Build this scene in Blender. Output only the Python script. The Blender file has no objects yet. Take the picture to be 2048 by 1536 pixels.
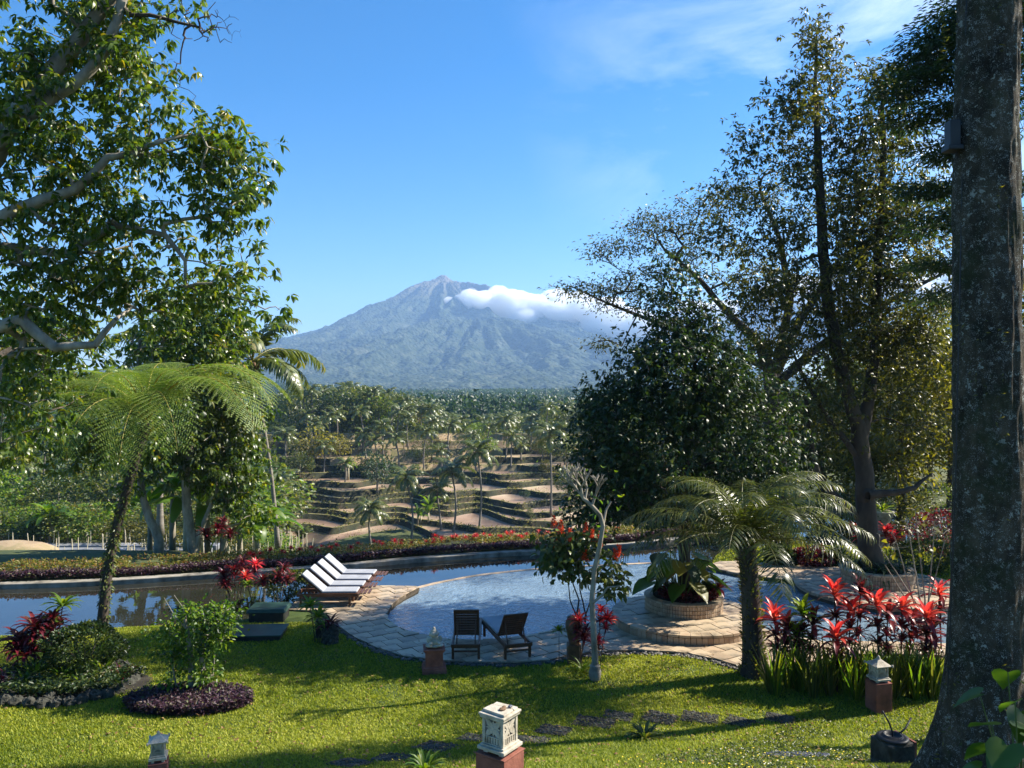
import bpy, math, random
import numpy as np
from mathutils import Vector, Matrix
R = math.radians
rng = np.random.default_rng(7)
random.seed(7)
sc = bpy.context.scene
C = sc.collection
# ------------------------------------------------------------------ camera
F, CX, CY, H = 1577.0, 1024.0, 768.0, 6.0
cam = bpy.data.cameras.new('camera'); cam.sensor_width = 36; cam.lens = 36*F/2048
cam.clip_start = 0.1; cam.clip_end = 30000
co = bpy.data.objects.new('camera', cam); C.objects.link(co)
co.location = (0, 0, H); co.rotation_euler = (R(90), 0, 0); sc.camera = co
# ------------------------------------------------------------------ sky and sun
SAZ, SEL = R(72), R(38)
w = bpy.data.worlds.new('World'); sc.world = w; w.use_nodes = True
nt = w.node_tree; nt.nodes.clear()
out = nt.nodes.new('ShaderNodeOutputWorld'); bg = nt.nodes.new('ShaderNodeBackground')
sky = nt.nodes.new('ShaderNodeTexSky'); sky.sky_type = 'NISHITA'; sky.sun_disc = False
sky.sun_elevation = SEL; sky.sun_rotation = SAZ; sky.altitude = 600
sky.air_density = 1.0; sky.dust_density = 0.8; sky.ozone_density = 3.0
hs = nt.nodes.new('ShaderNodeHueSaturation'); hs.inputs['Saturation'].default_value = 1.5; hs.inputs['Hue'].default_value = 0.502
nt.links.new(sky.outputs[0], hs.inputs['Color'])
# thin high cloud: drawn out wisps over the whole sky, denser towards the sun side
tc = nt.nodes.new('ShaderNodeTexCoord'); mp = nt.nodes.new('ShaderNodeMapping')
mp.inputs['Rotation'].default_value = (0, R(38), R(20)); mp.inputs['Scale'].default_value = (1.6, 1.6, 4.5)
n1 = nt.nodes.new('ShaderNodeTexNoise'); n1.inputs['Scale'].default_value = 1.7; n1.inputs['Detail'].default_value = 7; n1.inputs['Roughness'].default_value = 0.62; n1.inputs['Distortion'].default_value = 0.6
nt.links.new(tc.outputs['Generated'], mp.inputs[0]); nt.links.new(mp.outputs[0], n1.inputs['Vector'])
cr = nt.nodes.new('ShaderNodeMapRange'); cr.inputs['From Min'].default_value = 0.50; cr.inputs['From Max'].default_value = 0.85
nt.links.new(n1.outputs['Fac'], cr.inputs['Value'])
dt = nt.nodes.new('ShaderNodeVectorMath'); dt.operation = 'DOT_PRODUCT'; dt.inputs[1].default_value = (math.sin(R(52))*.93, math.cos(R(52))*.93, .36)
nt.links.new(tc.outputs['Generated'], dt.inputs[0])
mr = nt.nodes.new('ShaderNodeMapRange'); mr.inputs['From Min'].default_value = 0.66; mr.inputs['From Max'].default_value = 0.97
nt.links.new(dt.outputs['Value'], mr.inputs['Value'])
ml = nt.nodes.new('ShaderNodeMath'); ml.operation = 'MULTIPLY'; nt.links.new(cr.outputs[0], ml.inputs[0]); nt.links.new(mr.outputs[0], ml.inputs[1])
mx = nt.nodes.new('ShaderNodeMixRGB'); mx.inputs[2].default_value = (9.2, 9.6, 10.4, 1)
nt.links.new(ml.outputs[0], mx.inputs[0]); nt.links.new(hs.outputs[0], mx.inputs[1]); nt.links.new(mx.outputs[0], bg.inputs[0])
bg.inputs[1].default_value = 0.071
nt.links.new(bg.outputs[0], out.inputs[0])
sl = bpy.data.lights.new('sun', 'SUN'); sl.energy = 5.0; sl.angle = R(0.5); sl.color = (1.0, 0.93, 0.80)
so = bpy.data.objects.new('sun', sl); C.objects.link(so)
SD = Vector((math.cos(SEL)*math.sin(SAZ), math.cos(SEL)*math.cos(SAZ), math.sin(SEL)))
so.rotation_euler = SD.to_track_quat('Z', 'Y').to_euler(); so.location = (30, 10, 30)
vs = sc.view_settings; vs.view_transform = 'Standard'; vs.look = 'None'; vs.exposure = 1.45; vs.gamma = 1; vs.use_curve_mapping = False
sc.render.engine = 'CYCLES'
cy = sc.cycles; cy.max_bounces = 12; cy.diffuse_bounces = 3; cy.glossy_bounces = 3; cy.transmission_bounces = 4
cy.volume_bounces = 10; cy.transparent_max_bounces = 8; cy.caustics_reflective = False; cy.caustics_refractive = False
cy.use_denoising = True; cy.use_adaptive_sampling = True; cy.sample_clamp_indirect = 6
try: cy.denoiser = 'OPENIMAGEDENOISE'
except Exception: pass

# ------------------------------------------------------------------ helpers
def P(px, py, Y): return np.array([(px-CX)/F*Y, Y, H-(py-CY)/F*Y])
def G0(px, py, z=0.0):
    Y = F*(H-z)/(py-CY); return P(px, py, Y)
def smooth(t): t = np.clip(t, 0, 1); return t*t*(3-2*t)
def h2(i, j, s):
    v = np.sin(i*127.1+j*311.7+s*74.7)*43758.5453; return v-np.floor(v)
def vn(x, y, s=0):
    x = np.asarray(x, float); y = np.asarray(y, float)
    i = np.floor(x); j = np.floor(y); u = smooth(x-i); v = smooth(y-j)
    return (h2(i,j,s)*(1-u)+h2(i+1,j,s)*u)*(1-v)+(h2(i,j+1,s)*(1-u)+h2(i+1,j+1,s)*u)*v
def fbm(x, y, s=0, o=4):
    a, t, f = .5, 0, 1
    for k in range(o): t = t+a*vn(x*f, y*f, s+k*17); a *= .5; f *= 2.03
    return t
def mesh_np(name, V, Fa, attr=None, smooth_=False, mats=None, mi=None):
    V = np.asarray(V, np.float32).reshape(-1,3); Fa = np.asarray(Fa, np.int32)
    me = bpy.data.meshes.new(name); n = Fa.shape[1]
    me.vertices.add(len(V)); me.vertices.foreach_set('co', V.ravel())
    me.loops.add(Fa.size); me.loops.foreach_set('vertex_index', Fa.ravel())
    me.polygons.add(len(Fa)); me.polygons.foreach_set('loop_start', np.arange(0, Fa.size, n, dtype=np.int32))
    me.polygons.foreach_set('loop_total', np.full(len(Fa), n, np.int32))
    if smooth_: me.polygons.foreach_set('use_smooth', np.ones(len(Fa), bool))
    if mats:
        for m in mats: me.materials.append(m)
    if mi is not None: me.polygons.foreach_set('material_index', np.asarray(mi, np.int32))
    if attr is not None:
        a = me.attributes.new('rnd', 'FLOAT', 'POINT'); a.data.foreach_set('value', np.asarray(attr, np.float32))
    me.update(calc_edges=True); return me
def mk(name, me, parent=None, loc=None, rot=None, scale=None, mat=None, kind=None):
    o = bpy.data.objects.new(name, me); C.objects.link(o)
    if parent is not None: o.parent = parent
    if loc is not None: o.location = loc
    if rot is not None: o.rotation_euler = rot
    if scale is not None: o.scale = (scale,)*3 if np.isscalar(scale) else scale
    if mat is not None and me is not None and len(me.materials) == 0: me.materials.append(mat)
    if kind: o['kind'] = kind
    return o
def tag(o, label, cat, group=None, kind=None):
    o['label'] = label; o['category'] = cat
    if group: o['group'] = group
    if kind: o['kind'] = kind
    return o
def thing(name, label, cat, loc=(0,0,0), rz=0, group=None):
    o = bpy.data.objects.new(name, None); C.objects.link(o); o.empty_display_size = .2
    o.location = loc; o.rotation_euler = (0,0,rz); return tag(o, label, cat, group)
def frames(D):
    D = D/np.maximum(np.linalg.norm(D, axis=1, keepdims=True), 1e-9)
    up = np.where(np.abs(D[:,2:3]) > .92, np.array([[1.,0,0]]), np.array([[0,0,1.]]))
    U = np.cross(up, D); U /= np.maximum(np.linalg.norm(U, axis=1, keepdims=True), 1e-9)
    return D, U, np.cross(D, U)
class MB:
    def __init__(s): s.v = []; s.f = []
    def add(s, V, Fs):
        b = len(s.v); s.v += [tuple(map(float, p)) for p in V]; s.f += [tuple(i+b for i in f) for f in Fs]; return s
    def box(s, c, size, rz=0, rx=0, ry=0, taper=1.0):
        x, y, z = [q/2 for q in size]; V = []
        M = Matrix.Rotation(rz,4,'Z') @ Matrix.Rotation(ry,4,'Y') @ Matrix.Rotation(rx,4,'X')
        for dz in (-z, z):
            t = taper if dz > 0 else 1
            for dx, dy in ((-x,-y),(x,-y),(x,y),(-x,y)): V.append(Vector(c)+M@Vector((dx*t,dy*t,dz)))
        return s.add(V, [(3,2,1,0),(4,5,6,7),(0,1,5,4),(1,2,6,5),(2,3,7,6),(3,0,4,7)])
    def tube(s, pts, rad, n=8, cap=True):
        pts = np.asarray(pts, float); rad = np.broadcast_to(rad, (len(pts),))
        T = np.gradient(pts, axis=0); D = T/np.maximum(np.linalg.norm(T, axis=1, keepdims=True), 1e-9)
        u = np.cross(D[0], [0,0,1.0]) if abs(D[0][2]) < .95 else np.array([1.,0,0]); V = []
        for i in range(len(pts)):
            u = u-D[i]*np.dot(u, D[i]); u = u/max(np.linalg.norm(u), 1e-9); v = np.cross(D[i], u)
            for k in range(n):
                a = 2*math.pi*k/n; V.append(pts[i]+rad[i]*(math.cos(a)*u+math.sin(a)*v))
        Fs = [(i*n+k, i*n+(k+1)%n, (i+1)*n+(k+1)%n, (i+1)*n+k) for i in range(len(pts)-1) for k in range(n)]
        if cap: Fs += [tuple(range(n))[::-1], tuple((len(pts)-1)*n+k for k in range(n))]
        return s.add(V, Fs)
    def lathe(s, prof, c=(0,0,0), n=24, a0=0, sq=None):
        V = []
        for r, z in prof:
            for k in range(n):
                a = a0+2*math.pi*k/n; V.append((c[0]+r*math.cos(a), c[1]+r*math.sin(a), c[2]+z))
        m = len(prof)
        Fs = [(i*n+k, i*n+(k+1)%n, (i+1)*n+(k+1)%n, (i+1)*n+k) for i in range(m-1) for k in range(n)]
        Fs += [tuple(range(n))[::-1], tuple((m-1)*n+k for k in range(n))]
        return s.add(V, Fs)
    def prism(s, poly, z0, z1):
        n = len(poly); V = [(p[0],p[1],z0) for p in poly]+[(p[0],p[1],z1) for p in poly]
        return s.add(V, [tuple(range(n))[::-1], tuple(range(n,2*n))]+[(i,(i+1)%n,n+(i+1)%n,n+i) for i in range(n)])
    def ell(s, c, r, nu=10, nv=8, M=None):
        V = []; 
        for j in range(nv+1):
            t = math.pi*j/nv
            for i in range(nu):
                a = 2*math.pi*i/nu; p = Vector((r[0]*math.sin(t)*math.cos(a), r[1]*math.sin(t)*math.sin(a), r[2]*math.cos(t)))
                if M: p = M@p
                V.append(Vector(c)+p)
        return s.add(V, [(j*nu+i,(j+1)*nu+i,(j+1)*nu+(i+1)%nu,j*nu+(i+1)%nu) for j in range(nv) for i in range(nu)])
    def mesh(s, name, mat=None, smooth_=False):
        me = bpy.data.meshes.new(name); me.from_pydata(s.v, [], s.f); 
        if mat: me.materials.append(mat)
        if smooth_: me.polygons.foreach_set('use_smooth', [True]*len(me.polygons))
        me.update(); return me
    def build(s, name, mat, parent=None, smooth_=False, bevel=0, loc=None, rot=None, kind=None):
        o = mk(name, s.mesh(name, mat, smooth_), parent, loc, rot, kind=kind)
        if bevel:
            b = o.modifiers.new('b', 'BEVEL'); b.width = bevel; b.segments = 2; b.limit_method = 'ANGLE'
        return o
# ------------------------------------------------------------------ materials
def newmat(name):
    m = bpy.data.materials.new(name); m.use_nodes = True; n = m.node_tree
    return m, n, n.nodes['Principled BSDF'], n.nodes['Material Output']
def ramp(n, cols, inp, lo=0.0, hi=1.0):
    r = n.nodes.new('ShaderNodeValToRGB'); e = r.color_ramp.elements
    k = len(cols)
    while len(e) < k: e.new(.5)
    for i, c in enumerate(cols):
        e[i].position = lo+(hi-lo)*i/max(k-1,1); e[i].color = (*c, 1)
    n.links.new(inp, r.inputs[0]); return r.outputs[0]
def noise(n, scale, detail=4, rough=.6, coord='Object', dist=0, stretch=None):
    t = n.nodes.new('ShaderNodeTexCoord'); z = n.nodes.new('ShaderNodeTexNoise')
    z.inputs['Scale'].default_value = scale; z.inputs['Detail'].default_value = detail; z.inputs['Roughness'].default_value = rough; z.inputs['Distortion'].default_value = dist
    if stretch:
        m = n.nodes.new('ShaderNodeMapping'); m.inputs['Scale'].default_value = stretch
        n.links.new(t.outputs[coord], m.inputs[0]); n.links.new(m.outputs[0], z.inputs['Vector'])
    else: n.links.new(t.outputs[coord], z.inputs['Vector'])
    return z.outputs['Fac']
def bump(n, b, h, strength=.4, dist=.02, prev=None):
    q = n.nodes.new('ShaderNodeBump'); q.inputs['Strength'].default_value = strength; q.inputs['Distance'].default_value = dist
    n.links.new(h, q.inputs['Height'])
    if prev is not None: n.links.new(prev, q.inputs['Normal'])
    n.links.new(q.outputs[0], b.inputs['Normal']); return q.outputs[0]
def mixc(n, fac, a, b):
    m = n.nodes.new('ShaderNodeMixRGB'); n.links.new(fac, m.inputs[0])
    for i, c in ((1,a),(2,b)):
        if isinstance(c, tuple): m.inputs[i].default_value = (*c, 1)
        else: n.links.new(c, m.inputs[i])
    return m.outputs[0]
def mat(name, cols, scale=4, rough=.7, bs=.3, bd=.01, bscale=None, lo=.3, hi=.7, detail=5, stretch=None, spec=.4, coord='Object'):
    m, n, b, o = newmat(name)
    z = noise(n, scale, detail, coord=coord, stretch=stretch)
    n.links.new(ramp(n, cols, z, lo, hi), b.inputs['Base Color']); b.inputs['Roughness'].default_value = rough
    b.inputs['Specular IOR Level'].default_value = spec
    if bs: bump(n, b, noise(n, bscale or scale*4, 5, coord=coord, stretch=stretch), bs, bd)
    return m
def leafmat(name, cols, tr=.3, rough=.42, spec=.5, trc=None, pos=None):
    m, n, b, o = newmat(name)
    a = n.nodes.new('ShaderNodeAttribute'); a.attribute_name = 'rnd'
    c = ramp(n, cols, a.outputs['Fac'])
    n.links.new(c, b.inputs['Base Color']); b.inputs['Roughness'].default_value = rough; b.inputs['Specular IOR Level'].default_value = spec
    t = n.nodes.new('ShaderNodeBsdfTranslucent')
    g = n.nodes.new('ShaderNodeMixRGB'); g.blend_type = 'MULTIPLY'; g.inputs[0].default_value = 1; g.inputs[2].default_value = (*(trc or (1.9,1.9,.7)), 1)
    n.links.new(c, g.inputs[1]); n.links.new(g.outputs[0], t.inputs[0])
    s = n.nodes.new('ShaderNodeMixShader'); s.inputs[0].default_value = tr
    n.links.new(b.outputs[0], s.inputs[1]); n.links.new(t.outputs[0], s.inputs[2]); n.links.new(s.outputs[0], o.inputs[0])
    return m
M = {}
M['grass'] = leafmat('grass', [(.05,.09,.006),(.15,.20,.012),(.29,.31,.025),(.48,.46,.10)], .35, .6, .3)
M['soil'] = mat('soil', [(.012,.010,.007),(.04,.032,.02)], 3, .95, .6, .02)
M['lawn'] = mat('lawn_soil', [(.03,.055,.008),(.07,.10,.015)], 1.5, .95, .5, .02, 40)
M['leaf_left'] = leafmat('leaf_left', [(.025,.055,.008),(.055,.10,.012),(.10,.155,.016),(.16,.19,.02),(.28,.19,.015)], .42, .36, .6)
M['leaf_mid'] = leafmat('leaf_mid', [(.025,.045,.010),(.05,.08,.016),(.09,.12,.025),(.17,.16,.035)], .36, .4)
M['leaf_dark'] = leafmat('leaf_dark', [(.012,.028,.009),(.022,.045,.012),(.04,.07,.015),(.08,.095,.02)], .28, .45, .45)
M['leaf_olive'] = leafmat('leaf_olive', [(.025,.035,.008),(.055,.062,.011),(.10,.10,.015),(.19,.15,.018)], .34, .4)
M['leaf_yellow'] = leafmat('leaf_yellow', [(.045,.055,.008),(.10,.10,.012),(.19,.17,.018),(.28,.22,.02)], .42, .5)
M['leaf_bright'] = leafmat('leaf_bright', [(.03,.08,.008),(.07,.14,.012),(.13,.20,.015),(.22,.25,.02)], .42, .45)
M['leaf_cool'] = leafmat('leaf_cool', [(.012,.032,.014),(.022,.05,.018),(.035,.07,.022),(.06,.10,.03)], .28, .5)
M['fern'] = leafmat('fern', [(.08,.15,.02),(.14,.22,.03),(.22,.28,.05),(.34,.26,.05)], .38, .5)
M['frond'] = leafmat('frond', [(.03,.045,.008),(.06,.08,.012),(.10,.115,.02),(.19,.15,.04)], .32, .36, .6)
M['cocos'] = leafmat('cocos', [(.05,.07,.015),(.09,.12,.022),(.14,.16,.035),(.30,.22,.07)], .28, .35, .7)
M['red'] = leafmat('red_leaf', [(.14,.008,.015),(.40,.012,.03),(.62,.03,.05),(.68,.12,.07),(.24,.07,.03)], .42, .35, .5, (1.6,.9,.9))
M['wine'] = leafmat('wine_leaf', [(.03,.008,.014),(.08,.012,.022),(.18,.02,.03),(.10,.05,.02)], .3, .35, .5, (1.8,.9,.9))
M['purple'] = leafmat('purple_cover', [(.03,.016,.026),(.06,.03,.045),(.11,.06,.08),(.10,.11,.03)], .25, .5, .4, (1.6,1.,1.3))
M['hedge'] = leafmat('hedge_leaf', [(.05,.07,.012),(.10,.12,.02),(.17,.17,.03),(.24,.18,.04),(.22,.07,.03)], .35, .5)
M['straw'] = leafmat('straw_grass', [(.05,.07,.015),(.11,.13,.03),(.20,.19,.06),(.30,.24,.10)], .3, .7, .2)
M['dryleaf'] = leafmat('dry_leaf', [(.10,.05,.02),(.22,.13,.05),(.34,.24,.10)], .2, .7, .2, (1.2,1,.7))
M['orange'] = leafmat('orange_flower', [(.55,.05,.02),(.75,.12,.03)], .3, .5, .3, (1.2,1,1))
M['yellow'] = mat('yellow_petal', [(.75,.55,.02),(.8,.62,.03)], 5, .6, 0)
M['bark'] = mat('bark', [(.035,.026,.018),(.09,.07,.05),(.17,.145,.11)], 3, .9, .8, .03, 14, stretch=(1,1,.35))
M['bark_pale'] = mat('bark_pale', [(.13,.11,.08),(.26,.23,.18),(.40,.36,.29)], 4, .85, .5, .02, 14, stretch=(1,1,.5))
M['bark_dark'] = mat('bark_dark', [(.02,.015,.012),(.05,.038,.028),(.09,.07,.05)], 3, .9, .6, .03, 12, stretch=(1,1,.4))
M['palm_bark'] = mat('palm_bark', [(.13,.11,.09),(.26,.23,.19)], 6, .9, .5, .02, 20, stretch=(.3,.3,2))
M['wood'] = mat('teak', [(.05,.022,.012),(.10,.042,.02),(.15,.07,.035)], 6, .5, .2, .004, 30, stretch=(1,8,8))
M['cushion'] = mat('cushion', [(.27,.28,.31),(.36,.37,.40)], 3, .9, .2, .01, 40)
M['brick'] = mat('brick', [(.16,.05,.035),(.26,.085,.055),(.33,.13,.09)], 5, .85, .5, .01, 35)
M['brickblk'] = mat('brick_weathered', [(.05,.028,.022),(.22,.075,.05),(.30,.11,.075)], 3, .9, .6, .012, 30)
M['stone'] = mat('carved_stone', [(.20,.17,.12),(.42,.37,.29),(.58,.52,.42)], 7, .9, .6, .01, 50, .25, .7)
M['rock'] = mat('rock', [(.014,.014,.011),(.045,.045,.035),(.09,.085,.07)], 5, .9, .8, .03)
M['pebble'] = mat('pebble', [(.03,.027,.025),(.075,.068,.062),(.14,.13,.12)], 3, .6, .2, .005, coord='Generated')
M['pebble_blue'] = mat('pebble_blue', [(.035,.04,.06),(.08,.09,.13)], 4, .5, .2, .005)
M['concrete'] = mat('concrete', [(.09,.08,.065),(.24,.22,.18),(.38,.35,.30)], 2.5, .9, .5, .01, 25)
M['greenbox'] = mat('green_paint', [(.012,.035,.028),(.03,.07,.055)], 4, .45, .2, .005)
M['black'] = mat('black_plastic', [(.012,.012,.013),(.03,.03,.03)], 6, .5, .1, .003)
M['terracotta'] = mat('old_terracotta', [(.05,.028,.016),(.14,.075,.04),(.20,.12,.06)], 5, .7, .4, .01)
M['stake'] = mat('bamboo', [(.45,.38,.24),(.62,.55,.38)], 5, .8, .1)
M['white'] = mat('white_paint', [(.70,.70,.68),(.82,.82,.80)], 4, .7, .1)
def tilemat(name, cols, rough=.55):
    m, n, b, o = newmat(name)
    oi = n.nodes.new('ShaderNodeObjectInfo'); z = noise(n, 5, 5, coord='Object')
    a = n.nodes.new('ShaderNodeMath'); a.operation = 'MULTIPLY_ADD'; a.inputs[1].default_value = .55
    n.links.new(oi.outputs['Random'], a.inputs[0])
    s = n.nodes.new('ShaderNodeMath'); s.operation = 'MULTIPLY'; s.inputs[1].default_value = .55; n.links.new(z, s.inputs[0]); n.links.new(s.outputs[0], a.inputs[2])
    c = ramp(n, cols, a.outputs[0], .15, .85)
    st = noise(n, 1.1, 6, .65)
    sr = n.nodes.new('ShaderNodeMapRange'); sr.inputs['From Min'].default_value = .5; sr.inputs['From Max'].default_value = .68; n.links.new(st, sr.inputs[0])
    c2 = mixc(n, sr.outputs[0], c, (.10,.085,.06))
    n.links.new(c2, b.inputs['Base Color']); b.inputs['Roughness'].default_value = rough
    bump(n, b, noise(n, 22, 5), .35, .008); return m
M['tile'] = tilemat('paving_stone', [(.20,.145,.10),(.35,.26,.17),(.47,.37,.25),(.40,.28,.18)])
M['walltile'] = tilemat('wall_stone', [(.28,.17,.10),(.42,.29,.18),(.52,.38,.25)], .7)
def watermat(name, col, s1, b1, s2, b2, rough, ior=1.33, spec=.5):
    m, n, b, o = newmat(name)
    z = noise(n, .8, 3); n.links.new(ramp(n, [col, tuple(c*1.35 for c in col)], z, .35, .65), b.inputs['Base Color'])
    b.inputs['Roughness'].default_value = rough; b.inputs['IOR'].default_value = ior; b.inputs['Specular IOR Level'].default_value = spec
    p = bump(n, b, noise(n, s1, 3, .5, stretch=(1,1,1)), b1, .05); bump(n, b, noise(n, s2, 2, .5), b2, .03, p)
    return m
M['pond'] = watermat('pond_water', (.022,.022,.017), .9, .08, 5, .03, .02, 1.75, 1.0)
M['pool'] = watermat('pool_water', (.15,.21,.26), 5.5, 1.0, 17, 1.0, .08, 1.6, .8)
# ------------------------------------------------------------------ leaves, trees, fronds
def nrm(a): return a/np.maximum(np.linalg.norm(a, axis=-1, keepdims=True), 1e-9)
def leaves(pos, axis, nv, L, W, long=False, fold=.25, droop=.25, rnd=None):
    """many separate leaves as one vertex/face array"""
    N = len(pos); A = nrm(axis); S = nrm(np.cross(A, nv)); U = np.cross(S, A)
    L = np.broadcast_to(L, (N,))[:,None]; W = np.broadcast_to(W, (N,))[:,None]
    if long:
        def p(t, s, d): return pos+A*L*t+S*W*s*.5+U*(abs(s)*W*fold)-U*L*d*droop
        V = np.stack([p(0,0,0), p(.3,1,.02), p(.3,-1,.02), p(.68,.8,.25), p(.68,-.8,.25), p(1,0,.75)], 1)
        f = np.array([[0,2,1],[1,2,4],[1,4,3],[3,4,5]])
        k = 6
    else:
        V = np.stack([pos, pos+A*L*.45+S*W*.5+U*W*fold, pos+A*L-U*L*droop*.4, pos+A*L*.45-S*W*.5+U*W*fold], 1)
        f = np.array([[0,2,1],[0,3,2]]); k = 4
    Fs = (np.arange(N)[:,None,None]*k+f[None]).reshape(-1,3)
    r = rng.random(N) if rnd is None else rnd
    return V.reshape(-1,3), Fs, np.repeat(r, k)
class LB:
    def __init__(s): s.V=[]; s.F=[]; s.A=[]; s.n=0
    def add(s, t):
        V,Fs,A = t; s.V.append(V); s.F.append(Fs+s.n); s.A.append(A); s.n += len(V); return s
    def mesh(s, name, m):
        return mesh_np(name, np.concatenate(s.V), np.concatenate(s.F), np.concatenate(s.A), mats=[m])
def segs(Pa, Pb, ra, rb, n=5):
    N = len(Pa); D, U, W = frames(Pb-Pa); V = []
    for P_, r_ in ((Pa-D*ra[:,None]*.15, ra), (Pb+D*rb[:,None]*.2, rb)):
        for k in range(n):
            a = 2*math.pi*k/n; V.append(P_+r_[:,None]*(math.cos(a)*U+math.sin(a)*W))
    V = np.stack(V, 1)
    f = np.array([[k,(k+1)%n,n+(k+1)%n,n+k] for k in range(n)])
    return V.reshape(-1,3), (np.arange(N)[:,None,None]*2*n+f[None]).reshape(-1,4)
def inell(c, r, n, shell=.5, wob=.25, seed=0):
    d = nrm(rng.normal(size=(n,3))); u = rng.random(n)**(1/3); u = shell+(1-shell)*u
    wv = 1+wob*(2*vn(d[:,0]*2.3+seed*3.1, d[:,1]*2.3+d[:,2]*3.7, seed)-1)
    return np.array(c)+d*np.array(r)*(u*wv)[:,None]
def skeleton(trunks, clumps, tip_r=.012, pw=.48, step=.35, up=.12, jit=.06, lower=.8):
    P_, par, rt = [], [], []
    for tr in trunks:
        pts = np.array([t[:3] for t in tr], float); rad = [t[3] for t in tr]
        start = -1
        if P_:
            start = int(np.argmin(np.linalg.norm(np.array(P_)-pts[0], axis=1)))
        for i in range(len(pts)-1):
            k = max(2, int(np.linalg.norm(pts[i+1]-pts[i])/step))
            for j in range(0 if i == 0 else 1, k+1):
                t = j/k; P_.append(pts[i]*(1-t)+pts[i+1]*t+ (rng.normal(size=3)*rad[i]*.12 if 0<j<k else 0))
                par.append(start if (i == 0 and j == 0) else len(P_)-2); rt.append(rad[i]*(1-t)+rad[i+1]*t)
    nt_ = len(P_); cap = nt_+len(clumps)*60
    A = np.zeros((cap,3)); A[:nt_] = P_; n = nt_
    d0 = np.array([np.min(np.linalg.norm(A[:nt_]-c, axis=1)) for c in clumps])
    tips = np.zeros(cap); ends = []
    for ci in np.argsort(d0):
        c = clumps[ci]; dv = c-A[:n]; dd = np.linalg.norm(dv, axis=1); cost = dd+lower*np.maximum(0, -dv[:,2])+.25*np.maximum(0, dd-2)
        b = int(np.argmin(cost)); L = dd[b]; k = int(min(50, max(2, L/step)))
        a0 = A[b]; m = (a0+c)/2+np.array([0,0,up*L])+rng.normal(size=3)*jit*L; p = b
        for j in range(1, k+1):
            t = j/k; A[n] = (1-t)**2*a0+2*t*(1-t)*m+t*t*c+(rng.normal(size=3)*jit*.25*L/k if j < k else 0); par.append(p); p = n; n += 1
        tips[p] += 1; ends.append(p)
    A = A[:n]; par = np.array(par)
    for i in range(n-1, -1, -1):
        if par[i] >= 0: tips[par[i]] += tips[i]
    r = tip_r*np.maximum(tips[:n], 1)**pw
    r[:nt_] = rt
    for i in range(nt_, n):
        r[i] = min(r[i], r[par[i]]*.9)
    return A, par, r, nt_, ends
def build_tree(root, trunks, clumps, bark, leafm, nleaf=30, lsize=(.12,.05), crad=.35, tip_r=.012, pw=.48, step=.35, up=.12, long=False,
               droopdir=.5, flat=1.0, whorl=0, sides=5, jit=.06, lower=.8, crown='crown', limbs='limbs', bare=0.0, droop=.3, twist=1.0, trunkname='trunk'):
    A, par, r, nt_, ends = skeleton(trunks, clumps, tip_r, pw, step, up, jit, lower)
    base = np.array(root.location)
    idx = np.arange(len(A)); tr = (idx < nt_) & (par >= 0); li = idx >= nt_
    for nm, sel, sd in ((trunkname, tr, 10), (limbs, li, sides)):
        if sel.sum() == 0: continue
        i = idx[sel]; p = par[i]
        ra = r[p].copy() if nm == trunkname else np.minimum(r[p], r[i]*1.25)
        V, Fs = segs(A[p]-base, A[i]-base, ra, r[i], sd)
        mk(nm, mesh_np(nm, V, Fs, smooth_=True, mats=[bark]), root, kind='stuff' if nm == limbs else None)
    if leafm is None: return A, par
    cl = clumps[rng.random(len(clumps)) >= bare]; n = len(cl)*nleaf
    cc = np.repeat(cl, nleaf, 0); off = rng.normal(size=(n,3))*crad*np.array([1,1,flat])*.6
    if whorl:
        ns = max(1, nleaf//whorl); m_ = len(cl)*ns; sc_ = np.repeat(cl, ns, 0)+rng.normal(size=(m_,3))*crad*.62*np.array([1,1,flat]); n = m_*whorl; cc = np.repeat(sc_, whorl, 0)
        az = rng.random(n)*6.283; off = np.stack([np.cos(az), np.sin(az), rng.uniform(-.9,.55,n)], 1)*.03; nleaf = ns*whorl
        off = off+np.repeat(nrm(sc_-np.repeat(cl, ns, 0))*.02, whorl, 0)
        crad = .06
    ax = nrm(off*1.0+rng.normal(size=(n,3))*.35*crad*twist)+np.array([0,0,-droopdir])
    nv = rng.normal(size=(n,3))*.55*twist+np.array([0,0,1.0])
    L = lsize[0]*rng.uniform(.65,1.25,n); W = lsize[1]*rng.uniform(.7,1.2,n)
    hue = np.repeat(rng.random(len(cl)), nleaf)*.35+rng.random(n)*.65
    b = LB().add(leaves(cc+off-base, ax, nv, L, W, long, droop=droop, rnd=hue**1.3))
    mk(crown, b.mesh(crown, leafm), root, kind='stuff')
    return A, par
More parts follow.
